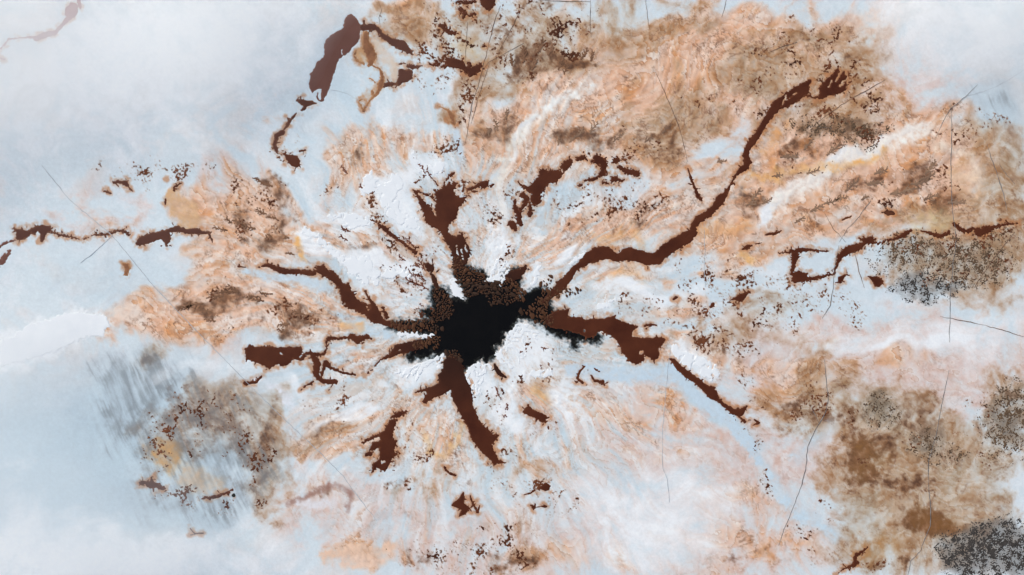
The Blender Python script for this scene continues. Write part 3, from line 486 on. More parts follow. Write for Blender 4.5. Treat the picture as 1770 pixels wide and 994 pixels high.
SNOW = [
 ('large bright snow drift with ragged fingers beside the crowned channel', [Z(1,1,(740,210),(790,190),(840,260),(880,225),(910,205),(960,200),(995,215),(1005,260),(1010,320),(975,345),(1000,380),(980,440),(1040,490),(1110,510),(1130,580),(1160,650),(1130,660),(1080,600),(1000,560),(900,490),(860,430),(850,370),(820,340),(760,345),(715,375),(710,330),(730,260))], []),
 ('slim bright snow tongue above the large ragged drift', [Z(1,1,(1045,100),(1085,55),(1110,110),(1160,180),(1195,230),(1150,205),(1100,180))], []),
 ('small bright snow fan beside the slim snow tongue', [Z(1,1,(1180,150),(1230,140),(1270,100),(1300,150),(1280,200),(1240,210),(1200,180))], []),
 ('bright snow patch shaped like a fish on grey ice', [Z(1,1,(480,485),(600,475),(700,470),(750,490),(785,540),(780,575),(700,570),(660,592),(590,560),(560,520),(500,515))], []),
 ('round bright snow drift above the channel that sweeps into black pool', [Z(1,1,(580,820),(640,780),(780,765),(810,800),(800,860),(860,880),(960,860),(1080,890),(1050,920),(950,930),(860,930),(830,980),(740,960),(660,900),(590,850))], []),
 ('long faint snow streak running to the round drift', [], [Z(1,1,(345,600,22),(420,650,26),(500,720,26),(590,790,24))]),
 ('white snow spit dropping to a point at black pool', [], [Z(1,1,(1645,560,16),(1660,610,34),(1640,680,40),(1600,760,44),(1630,850,44),(1670,920,26),(1684,970,6))]),
 ('white hooked snow spit on black pool rim', [], [[(933,462,3),(926,470,5),(925,484,4),(920,492,4),(908,502,3),(898,513,1.5)]]),
 ('white snow wedge reaching into black pool from the flecked crust', [], [[(783,484,4),(788,500,8),(792,510,6),(805,517,1.5)]]),
 ('thin white spit between black pool and the rust stub', [], [[(690,577,4),(715,580,4),(735,582,3),(750,579,1.6)]]),
 ('broad white snow wedge pointing at black pool above the forked channel', [Z(1,2,(910,690),(960,620),(1050,585),(1130,580),(1180,550),(1240,500),(1312,437),(1280,520),(1230,600),(1180,645),(1080,670),(980,690))], []),
 ('white snow fan along the black pool beside the forked channel', [Z(1,2,(1450,575),(1520,520),(1545,480),(1575,520),(1600,600),(1570,680),(1620,760),(1700,800),(1600,780),(1530,740),(1480,660))], []),
 ('white feathered snow fan between forked and wide channels', [Z(1,2,(1645,410),(1700,330),(1740,300),(1800,330),(1850,380),(1900,460),(1960,520),(1990,600),(1900,560),(1820,500),(1760,470),(1690,480))], []),
 ('long white snow rib leading away from the feathered fan', [], [Z(2,2,(50,560,20),(160,590,26),(280,590,28),(350,650,26),(420,760,24),(500,880,20))]),
 ('smooth white snow tongue lying on pale grey ice', [Z(0,2,(-40,390),(100,320),(200,255),(400,195),(500,165),(640,170),(730,200),(760,230),(740,290),(700,330),(600,330),(480,390),(380,440),(200,490),(60,530),(-40,560))], []),
 ('short white snow bar above the wide channel', [], [Z(2,2,(590,135,12),(650,120,18),(680,90,10),(740,40,8))]),
 ('white rounded snow bank between orange crust and the long winding channel', [Z(2,1,(300,760),(360,710),(440,690),(490,690),(460,740),(400,780),(330,810))], []),
 ('white snow lobe along the slender curving channel', [Z(2,2,(1080,390),(1160,380),(1230,430),(1330,490),(1420,560),(1430,600),(1370,640),(1290,600),(1200,540),(1120,470))], []),
]
fern_random = np.random.RandomState(7)
def fern(x, y, L, ang, wide, dens=7):
    S = []
    def branch(x, y, a, L, w, depth):
        n = 4; pts = [(x, y, w)]
        aa = a
        for k in range(n):
            aa += fern_random.uniform(-.18, .18)
            x += math.cos(aa)*L/n; y += math.sin(aa)*L/n
            pts.append((x, y, w*(1 - .8*(k + 1)/n)))
        S.append(pts)
        if depth > 0:
            k = dens if depth == 2 else 3
            for i in range(k):
                t = (i + .5 + fern_random.uniform(-.3, .3))/k*n*.9
                i0 = int(t); f = t - i0
                bx = pts[i0][0]*(1-f) + pts[i0+1][0]*f; by = pts[i0][1]*(1-f) + pts[i0+1][1]*f
                sd = 1 if i % 2 else -1
                branch(bx, by, a + sd*fern_random.uniform(.45, .85), L*fern_random.uniform(.32, .52)*(1 - .5*i/k), w*.7, depth - 1)
    branch(x, y, ang, L, wide*1.35, 2)
    return S
FERN = [
 ('brown feathery fern tuft in the peach crust above the white edge', 'fern_grey', [(1462,330,30,1.6),(1500,318,28,1.6),(1512,300,24,1.4),(1540,335,28,1.6),(1575,318,34,1.6),(1590,312,30,1.6),(1562,330,26,1.5),(1600,300,28,1.6),(1490,345,22,1.2),(1598,345,26,1.4),(1640,350,30,1.8),(1425,352,26,1.3),(1402,365,24,1.3),(1375,385,20,1.2),(1445,345,22,1.2)]),
 ('grey-brown fern tuft in orange crust between pale streams and the winding channel', 'fern_grey', [(1350,272,30,1.3),(1430,268,40,1.3),(1395,300,24,1.1),(1335,305,20,1.1),(1300,345,26,1.4),(1290,355,24,1.2),(1240,280,16,1.0),(1390,258,22,1.2),(1318,352,22,1.2)]),
 ('brown fern tuft in peach crust above the broken rust arch', 'fern_grey', [(985,245,20,1.2),(965,250,20,1.1),(1020,230,24,1.1),(1060,245,24,1.0),(1115,245,22,.9),(1145,230,20,1.0),(860,225,20,1.2),(845,235,18,1.1),(875,205,18,1.0),(1000,235,18,1.0)]),
 ('dark brown fern tuft in the banked crust beside dirty flecked ice', 'fern', [(905,105,26,1.5),(930,90,26,1.5),(948,95,22,1.3),(885,112,20,1.3),(1005,102,20,1.6),(1022,104,16,1.6),(965,120,22,1.2),(975,128,20,1.1),(920,120,20,1.2)]),
 ('brown fern tuft in the combed orange crust under white mist-pale ice', 'fern', [(470,322,22,1.2),(455,318,20,1.1),(425,390,26,1.1),(392,398,24,1.1),(400,385,22,1.0),(440,395,24,1.1),(470,410,26,1.0),(500,412,18,.9),(508,440,16,1.0),(432,420,22,1.0),(460,370,22,1.0),(480,380,20,.9)]),
 ('brown fern tuft in the orange crust arm below the blue ice lane', 'fern', [(350,525,30,1.4),(330,528,24,1.3),(385,512,28,1.3),(400,505,22,1.2),(365,540,22,1.1),(412,505,24,1.2),(372,555,20,1.0),(445,512,22,1.0),(470,508,24,1.1),(530,545,26,1.1),(500,560,20,1.0),(495,575,18,1.2),(540,560,18,1.0),(455,520,20,1.0)]),
 ('rust-red branching dendrite on pale crust left of the crowned channel', 'fernr', [(725,462,36,.8),(735,468,34,.8),(730,478,30,.8),(722,492,44,.8),(740,500,46,.8),(735,485,40,.8),(700,450,26,.8),(715,425,22,.8),(605,400,20,.9),(600,415,22,.9),(735,300,26,.7),(748,310,28,.7),(630,330,16,.8),(745,535,30,.7),(600,300,22,.9)]),
 ('small rust dendrite beside the forked and feathered snow fans', 'fernr', [(862,660,30,.6),(868,672,28,.6),(856,668,26,.6),(935,600,22,.6),(928,625,24,.6),(875,690,24,.6),(870,710,20,.6)]),
]
for lb_, mt_, L_ in FERN:                                     # the stain each dendrite sits in
    BROWN += [(x + .4*ln*math.cos(math.atan2(y-CY, x-CX)), y + .4*ln*math.sin(math.atan2(y-CY, x-CX)), ln*.6, ln*.38, math.degrees(math.atan2(y-CY, x-CX)), .42) for (x, y, ln, w) in L_ if mt_ != 'fernr']
PEACH += [(900,790,90,40,0,.4),(1010,830,90,50,0,.35),(1210,900,130,60,0,.4),(1120,690,120,50,10,.2),(1330,860,60,60,0,.35),(660,800,80,40,0,.4),(1010,960,100,40,0,.35),(760,890,90,40,0,.3),(620,650,80,40,0,.4),(1390,640,90,40,0,.4),(1540,620,120,40,0,.35),(1100,740,120,50,20,.25),(1240,740,90,50,20,.35),(1290,950,110,50,0,.5),(870,955,120,40,0,.4),(980,690,60,40,30,.5),(1230,100,120,80,0,.6),(1400,60,110,60,0,.5),(1330,180,110,80,-30,.6),(740,60,100,50,0,.5),(850,210,60,70,0,.6),(640,300,60,50,0,.5),(680,410,70,40,0,.4),(880,400,60,50,0,.4),(1480,160,80,60,0,.5)]
OCHRE += [(340,740,90,60,20,.5),(420,770,70,60,0,.5)]
BROWN += [(860,960,60,26,0,.5),(740,965,40,20,0,.5),(900,975,50,20,0,.5),(1280,960,60,24,0,.4),(800,820,30,20,0,.4),(690,830,40,14,0,.5),(560,850,40,12,-10,.5),(1230,600,60,14,20,.5),(1310,560,30,20,0,.5),(1120,560,50,14,0,.4),(330,700,30,24,0,.7),(390,735,44,24,30,.7),(425,785,36,30,0,.7),(458,760,18,80,10,.8),(380,690,40,16,0,.6),(300,735,26,30,0,.6),(280,800,26,20,0,.5),(410,840,30,16,0,.5),(350,790,30,14,0,.4)]
PINK += [(1500,630,260,90,0,.6),(1200,860,260,170,0,.5),(900,930,300,90,0,.5),(700,440,200,110,0,.5),(1420,140,240,130,0,.6),(1640,640,160,90,0,.5),(620,880,200,80,0,.45),(880,620,200,120,0,.35),(1130,330,160,80,0,.5)]
zP = zones(PEACH, 1.45); zK = zones(PINK, 1.45); zO = zones(OCHRE, 1.5); zB = zones(BROWN, 1.3); zW = zones(WHITE); zU = zones(BLUE); zG = zones(GREY)
cold = sst(.1, .8, zU + .3*n40)                               # clear blue ice keeps the stains thin

# distances to the sludge channels and the pool
chan = np.full(PX.shape, -60, np.float32); bleed = chan.copy(); poolf = np.full(PX.shape, -60, np.float32)
for (nm, lb, ct, mt, sh, gp) in RUST:
    x0, x1, y0, y1 = bbox(sh, 34); sl = span(x0, x1, y0, y1)
    f_ = shape_field(PX[sl], PY[sl], sh)
    chan[sl] = np.maximum(chan[sl], f_)
    if mt not in ('rustpl',): bleed[sl] = np.maximum(bleed[sl], f_)
x0, x1, y0, y1 = bbox(POOL, 40); sl = span(x0, x1, y0, y1)
poolf[sl] = shape_field(PX[sl], PY[sl], POOL)

def col(*c): return np.array(c, np.float32)
RGB = np.empty(PX.shape + (3,), np.float32)
RGB[:] = col(212,222,227)
def mix(m, c):
    m = np.clip(m, 0, 1)[..., None]
    RGB[:] = RGB*(1 - m) + np.asarray(c, np.float32)*m
def mixr(m, t, c0, c1):
    t = np.clip(t, 0, 1)[..., None]
    mix(m, c0*(1 - t) + c1*t)
mix(sst(-.3, .5, n40 + .5*flow)*.7, col(226,229,232))
mix(sst(-.1, .5, n90 + .5*n40 + .3*flow)*.6, col(219,212,208))
mix(sst(.1, .6, flow2 + .5*n14)*.35*(1 - sst(0, .5, zW)), col(224,225,228))
mix(sst(.1, .9, zU + .25*n40 + .15*n90)*.85, col(194,213,223))
# pink bloom
pk = sst(.05, .95, zK*.9 + .55*n40 + .3*flow + .10*n14 - .08 - .3*cold)*sst(.0, .2, zK)
mixr(pk*.8, .5 + .8*n14 + .6*n40, col(226,210,205), col(208,170,156))
# white veins in the pink
mix(pk*sst(.2, .55, flow2 + .3*n40)*.6, col(230,230,232))
# peach and orange mineral crust, combed away from the pool
pm = sst(.08, .62, zP*.95 + .40*flow + .26*n40 - .2 - .25*cold)*sst(.0, .2, zP)
tt = .5 + .7*flow2 + .45*n40
mixr(pm*.94, tt, col(238,202,180), col(224,156,112))
mix(pm*sst(.12, .6, n40 + .6*flow + .2*n90)*.8, col(224,146,84))
mix(pm*sst(.1, .55, -flow2 - .3*n14)*.38, col(176,128,98))
mix(pm*sst(.2, .6, flow + .35*n14 - .2*n40)*.7, col(236,224,214))
mix(pm*sst(.12, .5, flow3 + .3*n6)*.5, col(238,218,200))
mix(pm*sst(.12, .5, -flow3 + .3*n6 + .3*n40)*.36, col(156,108,80))
# crust and snow alternating in the fans close to the pool
fan = 1 - sst(150, 420, rr)
mix(fan*sst(.02, .4, flow + .4*n40)*.85, col(212,186,166))
mix(fan*sst(.1, .45, -flow + .4*n40 - .1)*.9, col(234,236,239))
mix((1 - sst(220, 620, rr))*sst(.1, .42, flow4 + .25*n14 + .2*n40)*.8, col(236,239,241))
mix((1 - sst(220, 620, rr))*sst(.1, .42, -flow4 + .2*n14)*.75, col(190,210,221))
# terraced mineral fronts: sharp on the outer side, fading inward
front_m = .8*fbm(th/(2*math.pi)*40, lr*3.0, 171, 4, .42, period=40) + .6*fbm(FX/62, FY/62, 181, 4, .42) + .05*n14
band = np.mod(front_m*4.6 + 10, 1.0)
where_ = np.clip(.9*pm + .8*fan + .55*pk, 0, 1)*(.5 + .5*sst(-.2, .3, n90 + .5*n40))
mixr(where_*.34*(.55 + .9*sst(-.3, .3, fbm(PX/130, PY/130, 191, 2))), band**1.4, col(240,232,224), col(212,150,102))
mix(where_*sst(.88, .97, band)*.36, col(146,98,70))
mix(where_*(1 - sst(.02, .09, band))*.55, col(242,230,216))
# dirty ochre ice
om = sst(.05, .95, zO*.95 + .50*n40 + .16*n14 + .2*n90 - .12 - .2*cold)*sst(.0, .2, zO)
mixr(om*.8, .5 + .9*n40 + .7*n90 + .2*n14, col(204,178,150), col(158,108,64))
mix(om*sst(.05, .5, -n90 + .4*n40)*.45, col(150,136,114))
mix(om*sst(.1, .6, n14 + .3*n6 + .4*n40)*.5, col(126,86,56))
mix(om*sst(.2, .6, -n14 + .25*n40)*.42, col(224,216,206))
# brown stains
bm = sst(.15, 1.0, zB*1.0 + .45*n14 + .45*n40 - .12)*sst(.0, .35, zB)
mixr(om*.28, band**1.3, col(224,216,206), col(150,106,66))
mixr(bm*.85, .5 + n14, col(150,102,66), col(90,58,40))
mix(bm*sst(.2, .55, n6 + .6*n14)*.5, col(78,54,40))
# thin branching veins of dirt in the crust
vein = np.clip(1 - np.abs(fbm(WX/26, WY/26, 141, 4, .6))*9, 0, 1)*sst(.0, .35, fbm(PX/55, PY/55, 151, 3))
mix(vein*np.clip(pm + om + .5*fan + .3*pk, 0, 1)*.62, col(126,86,62))
mix(vein**2*sst(.05, .35, n14)*np.clip(pm + om + .5*fan, 0, 1)*.6, col(84,56,42))
vein2 = np.clip(1 - np.abs(fbm(FX/15, FY/15, 161, 4, .62))*8, 0, 1)*sst(.05, .4, fbm(PX/48, PY/48, 165, 3) + .25*flow)
mix(vein2*np.clip(pm + .7*om + .4*fan, 0, 1)*.6, col(118,78,56))
# brown bleeding round the rust flecks
dens = zones([q[:6] for L in FLECKS for q in L[1]])
ff = fleck_field(PX, PY, dens)
mix(sst(-.28, .08, ff)*.5*sst(.05, .3, dens), col(168,122,88))
mix(sst(-.12, .12, ff)*.5*sst(.05, .3, dens), col(112,74,54))
# long soft grey streaks laid over the ice colour
su = (PX*math.cos(1.13) + PY*math.sin(1.13)); sv = (-PX*math.sin(1.13) + PY*math.cos(1.13))
streak = fbm(su/70 + .35*w1x, sv/8 + .5*w1y, 91, 4, .6)*(.6 + .9*sst(-.2, .4, fbm(PX/60, PY/60, 99, 2)))
mix(sst(.1, 1.1, zG*(.9 + .5*streak + .6*n40))*.55, col(160,172,181))
mix(sst(.45, 1.3, zG*(.75 + 1.0*streak + .8*n40))*.36, col(96,98,100))
GRIT = [
 ('dense black grit field on blue-grey ice cut by a thin crack', 'grit', [(1700,950,75,48,0,1.15),(1665,960,40,40,0,.9),(1740,925,50,30,0,.9),(1770,970,50,50,0,.9)], 1.0),
 ('sparse black grit band on pale blue ice beside the long upright crack', 'grit', [(1600,495,60,24,0,.62),(1650,492,40,14,0,.75),(1570,500,40,20,0,.5)], 1.0),
 ('brown grit field on cream ice below the lumpy channel', 'gritb', [(1600,440,100,34,0,.62),(1690,450,70,44,-20,.72),(1560,430,50,26,0,.5)], 1.0),
 ('grey-brown grit field on the lichen-like stain', 'gritb', [(1745,720,50,50,0,.75),(1760,690,40,40,0,.7),(1740,770,40,30,0,.5)], 1.0),
 ('faint grey grit smudge on ochre ice', 'gritb', [(1525,708,30,26,0,.55),(1600,765,36,26,0,.6),(1630,790,40,20,0,.45)], 1.0),
 ('fine brown grit below the flecked thicket', 'gritb', [(1470,225,70,30,0,.6),(1400,225,40,24,0,.5)], 1.0),
]
for (lb_, mt_, L_, q_) in GRIT:                                # fine dust under the grit
    gz_ = zones(L_)
    mix(sst(.1, .9, gz_ + .35*n14 + .3*n40)*sst(0, .2, gz_)*(.62 if mt_ == 'grit' else .38), col(118,114,110) if mt_ == 'grit' else col(138,120,100))
# snow; over the misty corners this white also paints the mist's brightness
wm = sst(.15, .85, zW*1.05 + .3*n40 + .22*flow2 - .12)
mix(wm*.96, col(241,243,245))
snowf = np.full(PX.shape, -60, np.float32)
def feather(rim, l0, l1, n, seed):
    # thin fingers of snow blown outward from the pool's rim
    q = np.random.RandomState(seed); S = [[(x, y, 2.4) for (x, y) in rim]]
    P = np.array(rim, float); L = np.concatenate([[0], np.cumsum(np.hypot(*np.diff(P, axis=0).T))])
    for k in range(n):
        u = (k + q.uniform(.1, .9))/n*L[-1]; x = np.interp(u, L, P[:,0]); y = np.interp(u, L, P[:,1])
        a = math.atan2(y - CY, x - CX) + q.uniform(-.25, .25); l = q.uniform(l0, l1); w = q.uniform(1.4, 3.4); pts = [(x, y, w)]
        for j in range(1, 6):
            a += q.uniform(-.22, .22); x += math.cos(a)*l/5; y += math.sin(a)*l/5
            pts.append((x, y, w*(1.15 - .2*j)))
        S.append(pts)
        a0 = math.atan2(y - CY, x - CX); S.append([(x, y, .3), (pts[2][0], pts[2][1], w*.6), (pts[2][0] + math.cos(a0 + .6)*l*.3, pts[2][1] + math.sin(a0 + .6)*l*.3, .3)])
    return S
for i_, (rim_, l0_, l1_, n_) in {10: ([(771,611),(750,622),(725,630),(700,642)], 20, 60, 12), 11: ([(806,642),(825,630),(845,630)], 25, 75, 9), 12: ([(857,614),(872,602),(878,582),(895,562),(925,562),(950,572)], 35, 110, 18),
        6: ([(840,486),(856,484),(864,492)], 30, 110, 7), 16: ([(985,455),(1010,440)], 20, 40, 4)}.items():
    SNOW[i_] = (SNOW[i_][0], [], feather(rim_, l0_, l1_, n_, i_))
def snow_shape(i):
    return dict(polys=SNOW[i][1], strokes=SNOW[i][2], jag=2.6 if i in (6, 10, 11, 12, 16) else 3.4, jf=10, seed=i + 23, gaps=14 if i in (0, 3, 4, 5, 13, 17) else 0)
for i in range(len(SNOW)):
    x0, x1, y0, y1 = bbox(snow_shape(i), 34); sl = span(x0, x1, y0, y1)
    snowf[sl] = np.maximum(snowf[sl], shape_field(PX[sl], PY[sl], snow_shape(i)))
mix(sst(-9, 3, snowf + 9*n14 + 8*flow2)*.75, col(235,238,240))
# ochre rim along the sludge and thin dark ice along the pool
rim = sst(-7, -.5, bleed + 4*n14)*(1 - sst(-.2, 1.5, chan))
mix(rim*sst(-.5, .3, n40 + .5*n14)*.7, col(178,118,76))
mix(sst(-22, -4, chan + 8*n40)*(1 - rim)*.30*(1 - om), col(200,214,223))
mix(sst(-9, 0, poolf + 7*flow2 + 3*n14)*.85, col(70,80,84))
mix(sst(-3.5, 1, poolf + 4*flow2 + 2*n14), col(22,24,24))

# named streaks and stains with a shape of their own: (colour, strength, softness, stroke)
FEAT = [
 ((200,216,226),.8,12,[(1305,795,6),(1345,845,9),(1395,895,10),(1440,925,5)]), ((204,216,224),.6,14,[(1380,790,6),(1410,760,9),(1440,740,5)]), ((238,234,228),.7,7,[(880,400,2),(868,360,4),(862,330,4),(872,295,4)]),
 ((240,230,220),.95,14,[(1345,350,13),(1420,300,12),(1500,262,9),(1600,225,6)]), ((232,170,100),.6,6,[(1440,300,2),(1500,275,3),(1530,262,2)]), ((228,176,118),.6,8,[(1350,300,6),(1400,290,5),(1460,285,3)]),
 ((240,236,230),.95,10,[(895,240,6),(920,210,7),(945,190,5),(985,165,4),(1030,145,5)]), ((230,222,210),.6,9,[(865,310,4),(880,260,6),(900,230,6)]),
 ((200,212,221),.9,5,[(790,230,5),(800,260,5),(795,290,4)]), ((222,208,164),.4,24,[(1595,385,8),(1625,385,10)]), ((220,200,160),.35,24,[(790,75,10),(820,90,10)]),
 ((212,170,128),.8,6,[(302,345,16),(318,360,22),(325,380,16)]), ((230,194,168),.85,6,[(560,960,4),(600,952,12),(640,955,10),(685,945,4)]), ((232,200,178),.8,6,[(600,975,10),(640,975,7),(680,960,2)]),
 ((158,120,108),.7,4,[(498,872,3),(540,850,4),(580,838,5),(610,850,5),(598,880,4)]), ((150,112,96),.6,5,[(545,850,4),(565,845,5)]),
 ((226,222,224),.8,8,[(520,870,5),(570,872,8)]), ((198,214,225),.95,4,[(1160,640,10),(1200,680,9),(1250,715,10),(1290,760,12),(1310,800,6)]), ((198,214,225),.8,8,[(990,640,10),(1080,645,14),(1150,655,10)]),
 ((198,214,224),.8,6,[(580,545,4),(620,560,8),(680,585,5)]), ((200,214,223),.8,6,[(420,468,4),(500,480,8),(570,500,5)]),
 ((140,98,56),.55,24,[(1500,780,16),(1520,790,10),(1490,810,12)]), ((130,88,48),.6,20,[(1590,895,12),(1610,905,14),(1640,905,8)]), ((176,130,80),.45,22,[(1500,960,12),(1540,940,10)]), ((204,156,100),.6,16,[(285,785,20),(300,800,14)]), ((208,178,146),.5,16,[(330,830,18),(370,835,14)]),
 ((112,102,88),.45,26,[(1520,700,14),(1535,715,16)]), ((114,106,96),.45,24,[(1600,770,18),(1615,755,14)]), ((134,104,82),.45,34,[(1585,705,8),(1600,735,8)]), ((132,128,122),.5,16,[(1725,720,16),(1750,740,22)]),
 ((226,168,112),.5,16,[(1040,415,4),(1090,400,6),(1110,420,3)]), ((226,168,112),.5,15,[(1060,470,3),(1090,468,6),(1110,478,4)]), ((228,176,114),.7,7,[(1285,445,5),(1300,450,5)]), ((224,162,104),.5,18,[(1210,400,6),(1260,395,8),(1290,385,5)]), ((224,162,104),.5,18,[(1320,260,5),(1350,230,6),(1365,215,4)]), ((226,168,104),.65,9,[(1300,300,4),(1350,312,6)]),
 ((230,176,112),.7,5,[(515,420,5),(525,440,4),(528,455,2)]), ((226,176,124),.6,6,[(590,560,6),(625,565,6)]), ((228,184,128),.6,8,[(745,780,4),(765,790,3),(790,770,4),(798,740,4)]), ((228,184,128),.5,6,[(735,750,4),(745,785,4)]), ((220,170,112),.5,8,[(920,670,6),(945,690,6)]),
 ((232,214,196),.6,10,[(1620,250,8),(1680,270,8),(1690,310,10)]), ((230,196,164),.5,16,[(1660,300,20),(1690,330,14)]),
 ((190,140,96),.5,8,[(632,165,4),(655,150,4),(668,140,3)]), ((196,150,104),.6,7,[(625,95,10),(640,105,6)]), ((214,196,178),.7,8,[(655,75,8),(670,100,10),(680,130,8)]),
 ((120,132,142),.5,4,[(268,860,1),(274,870,1.5)]), ((226,228,234),.8,8,[(450,655,3),(480,675,4),(505,700,4)]),
]
for (c, a, soft, pts) in FEAT:
    sh = dict(strokes=[pts]); x0, x1, y0, y1 = bbox(sh, soft*3.5 + 50); sl = span(x0, x1, y0, y1)
    f = stroke_field(PX[sl] + 7*w1x[sl] + 6*n14[sl], PY[sl] + 7*w1y[sl] + 6*n40[sl], pts) + .35*soft*(n14[sl]*1.5 + flow2[sl]*1.5)
    m = np.clip(sst(-soft, soft*.6, f)*a*(1.0 + .7*n14[sl] + .45*n40[sl]), 0, 1)[..., None]
    RGB[sl] = RGB[sl]*(1 - m) + col(*c)*m
# fine mineral grain
g = (1 + .030*n6 + .045*n14*(.4 + pm + om))[..., None]
RGB *= g
RGB = np.clip(RGB, 4, 244)

# relief in metres: raised crust and snow, level ice beside the sludge, hollow under it
near = sst(-26, -3, np.maximum(chan, poolf))
HT = .05*n90 + .045*pm*(flow2*.8 + n14*.5 + .5*flow3) + .018*om*n14 + .003*n6 + .02*n40*(1 - .7*sst(.2, .7, zW))
HT = HT*(1 - near) + (.012*n14)*near
HT -= .16*sst(0, 3, chan) + .30*sst(0, 4, poolf)
fade = 1 - sst(900, 3000, np.hypot(PX - 885, PY - 497))
HT = (HT*fade).astype(np.float32)

verts = np.stack([wx(PX), wy(PY), HT], -1).reshape(-1, 3)
idx = np.arange(NXg*NYg).reshape(NYg, NXg)
quads = np.stack([idx[:-1,:-1], idx[1:,:-1], idx[1:,1:], idx[:-1,1:]], -1).reshape(-1, 4)
me = mesh_from('lake_ice', verts, [quads], True)
att = me.attributes.new('stain', 'FLOAT_COLOR', 'POINT')
lc = np.ones((NXg*NYg, 4), np.float32); lc[:, :3] = lin(RGB.reshape(-1, 3))
att.data.foreach_set('color', lc.ravel())
m = bpy.data.materials.new('stained_ice'); m.use_nodes = True
t = m.node_tree; n = t.nodes; b = n['Principled BSDF']
at = n.new('ShaderNodeAttribute'); at.attribute_name = 'stain'
tc = n.new('ShaderNodeTexCoord')
n1 = n.new('ShaderNodeTexNoise'); n1.inputs['Scale'].default_value = 7; n1.inputs['Detail'].default_value = 5; n1.inputs['Roughness'].default_value = .7
mr = n.new('ShaderNodeMapRange'); mr.inputs['From Min'].default_value = .25; mr.inputs['From Max'].default_value = .75; mr.inputs['To Min'].default_value = .95; mr.inputs['To Max'].default_value = 1.05
mx = n.new('ShaderNodeMix'); mx.data_type = 'RGBA'; mx.blend_type = 'MULTIPLY'; mx.inputs[0].default_value = 1
t.links.new(tc.outputs['Object'], n1.inputs['Vector']); t.links.new(n1.outputs['Fac'], mr.inputs['Value'])
t.links.new(at.outputs['Color'], mx.inputs[6]); t.links.new(mr.outputs['Result'], mx.inputs[7])
t.links.new(mx.outputs[2], b.inputs['Base Color'])
b.inputs['Roughness'].default_value = .55; b.inputs['Specular IOR Level'].default_value = .25
bp = n.new('ShaderNodeBump'); bp.inputs['Strength'].default_value = .25; bp.inputs['Distance'].default_value = .03
t.links.new(n1.outputs['Fac'], bp.inputs['Height']); t.links.new(bp.outputs['Normal'], b.inputs['Normal'])
me.materials.append(m)
put('lake_ice', me, None, kind='structure')

def ground_z(x, y):
    x = np.asarray(x, float); y = np.asarray(y, float)
    i = np.clip(np.searchsorted(gxs, x) - 1, 0, NXg - 2); j = np.clip(np.searchsorted(gys, y) - 1, 0, NYg - 2)
    u = (x - gxs[i])/(gxs[i+1] - gxs[i]); v = (y - gys[j])/(gys[j+1] - gys[j])
    return HT[j,i]*(1-u)*(1-v) + HT[j,i+1]*u*(1-v) + HT[j+1,i]*(1-u)*v + HT[j+1,i+1]*u*v

# ------------------------------------------------------------------ black pool and rust channels
def build_shape(sh, st):
    x0, x1, y0, y1 = bbox(sh, 6)
    X, Y = np.meshgrid(np.arange(x0, x1, st), np.arange(y0, y1, st))
    return march(shape_field(X, Y, sh), x0, y0, st)
def add_depth(me_, q):
    a = np.zeros(len(me_.vertices), np.float32); a[:len(q)] = np.clip(q, 0, 12)
    me_.attributes.new('depth', 'FLOAT', 'POINT').data.foreach_set('value', a)
    co = np.empty(len(me_.vertices)*3, np.float32); me_.vertices.foreach_get('co', co); co = co.reshape(-1, 3)
    r_ = np.hypot(co[:,0] - float(wx(CX)), co[:,1] - float(wy(CY)))/M        # the sludge deepens towards the pool
    me_.attributes.new('hub', 'FLOAT', 'POINT').data.foreach_set('value', (.75*(1 - sst(70, 190, r_))).astype(np.float32))
def film(mt, thin, reach):
    # shallow sludge at the margin lets the ice show: colour follows the depth of the film
    t = MAT[mt].node_tree; n = t.nodes; b = n['Principled BSDF']
    src = b.inputs['Base Color'].links[0].from_socket
    at = n.new('ShaderNodeAttribute'); at.attribute_name = 'depth'
    tc = n.new('ShaderNodeTexCoord'); no = n.new('ShaderNodeTexNoise'); no.inputs['Scale'].default_value = 1.3; no.inputs['Detail'].default_value = 5
    t.links.new(tc.outputs['Object'], no.inputs['Vector'])
    mu = n.new('ShaderNodeMath'); mu.operation = 'MULTIPLY_ADD'; mu.inputs[1].default_value = 1/reach
    ad = n.new('ShaderNodeMath'); ad.operation = 'MULTIPLY_ADD'; ad.inputs[1].default_value = 1.6; ad.inputs[2].default_value = -.75
    t.links.new(no.outputs['Fac'], ad.inputs[0]); t.links.new(at.outputs['Fac'], mu.inputs[0]); t.links.new(ad.outputs[0], mu.inputs[2]); mu.use_clamp = True
    mx = n.new('ShaderNodeMix'); mx.data_type = 'RGBA'
    t.links.new(mu.outputs[0], mx.inputs[0]); mx.inputs[6].default_value = (*lin(thin), 1); t.links.new(src, mx.inputs[7])
    hb = n.new('ShaderNodeAttribute'); hb.attribute_name = 'hub'
    m2 = n.new('ShaderNodeMix'); m2.data_type = 'RGBA'; t.links.new(hb.outputs['Fac'], m2.inputs[0]); t.links.new(mx.outputs[2], m2.inputs[6]); m2.inputs[7].default_value = (*lin((40,23,16)), 1)
    t.links.new((m2 if mt == 'rust' else mx).outputs[2], b.inputs['Base Color'])
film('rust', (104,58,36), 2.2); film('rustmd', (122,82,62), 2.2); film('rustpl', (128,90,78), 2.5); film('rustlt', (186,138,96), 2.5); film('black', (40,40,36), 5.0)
vx, vy, vf, fc = build_shape(POOL, 1.2)
me = slab_mesh('melt_pool', vx, vy, np.full(len(vx), -.02), fc, .2); add_depth(me, vf)
put('melt_pool', me, 'black',
    'black open pool at the hub of the radiating rust channels', 'pool')
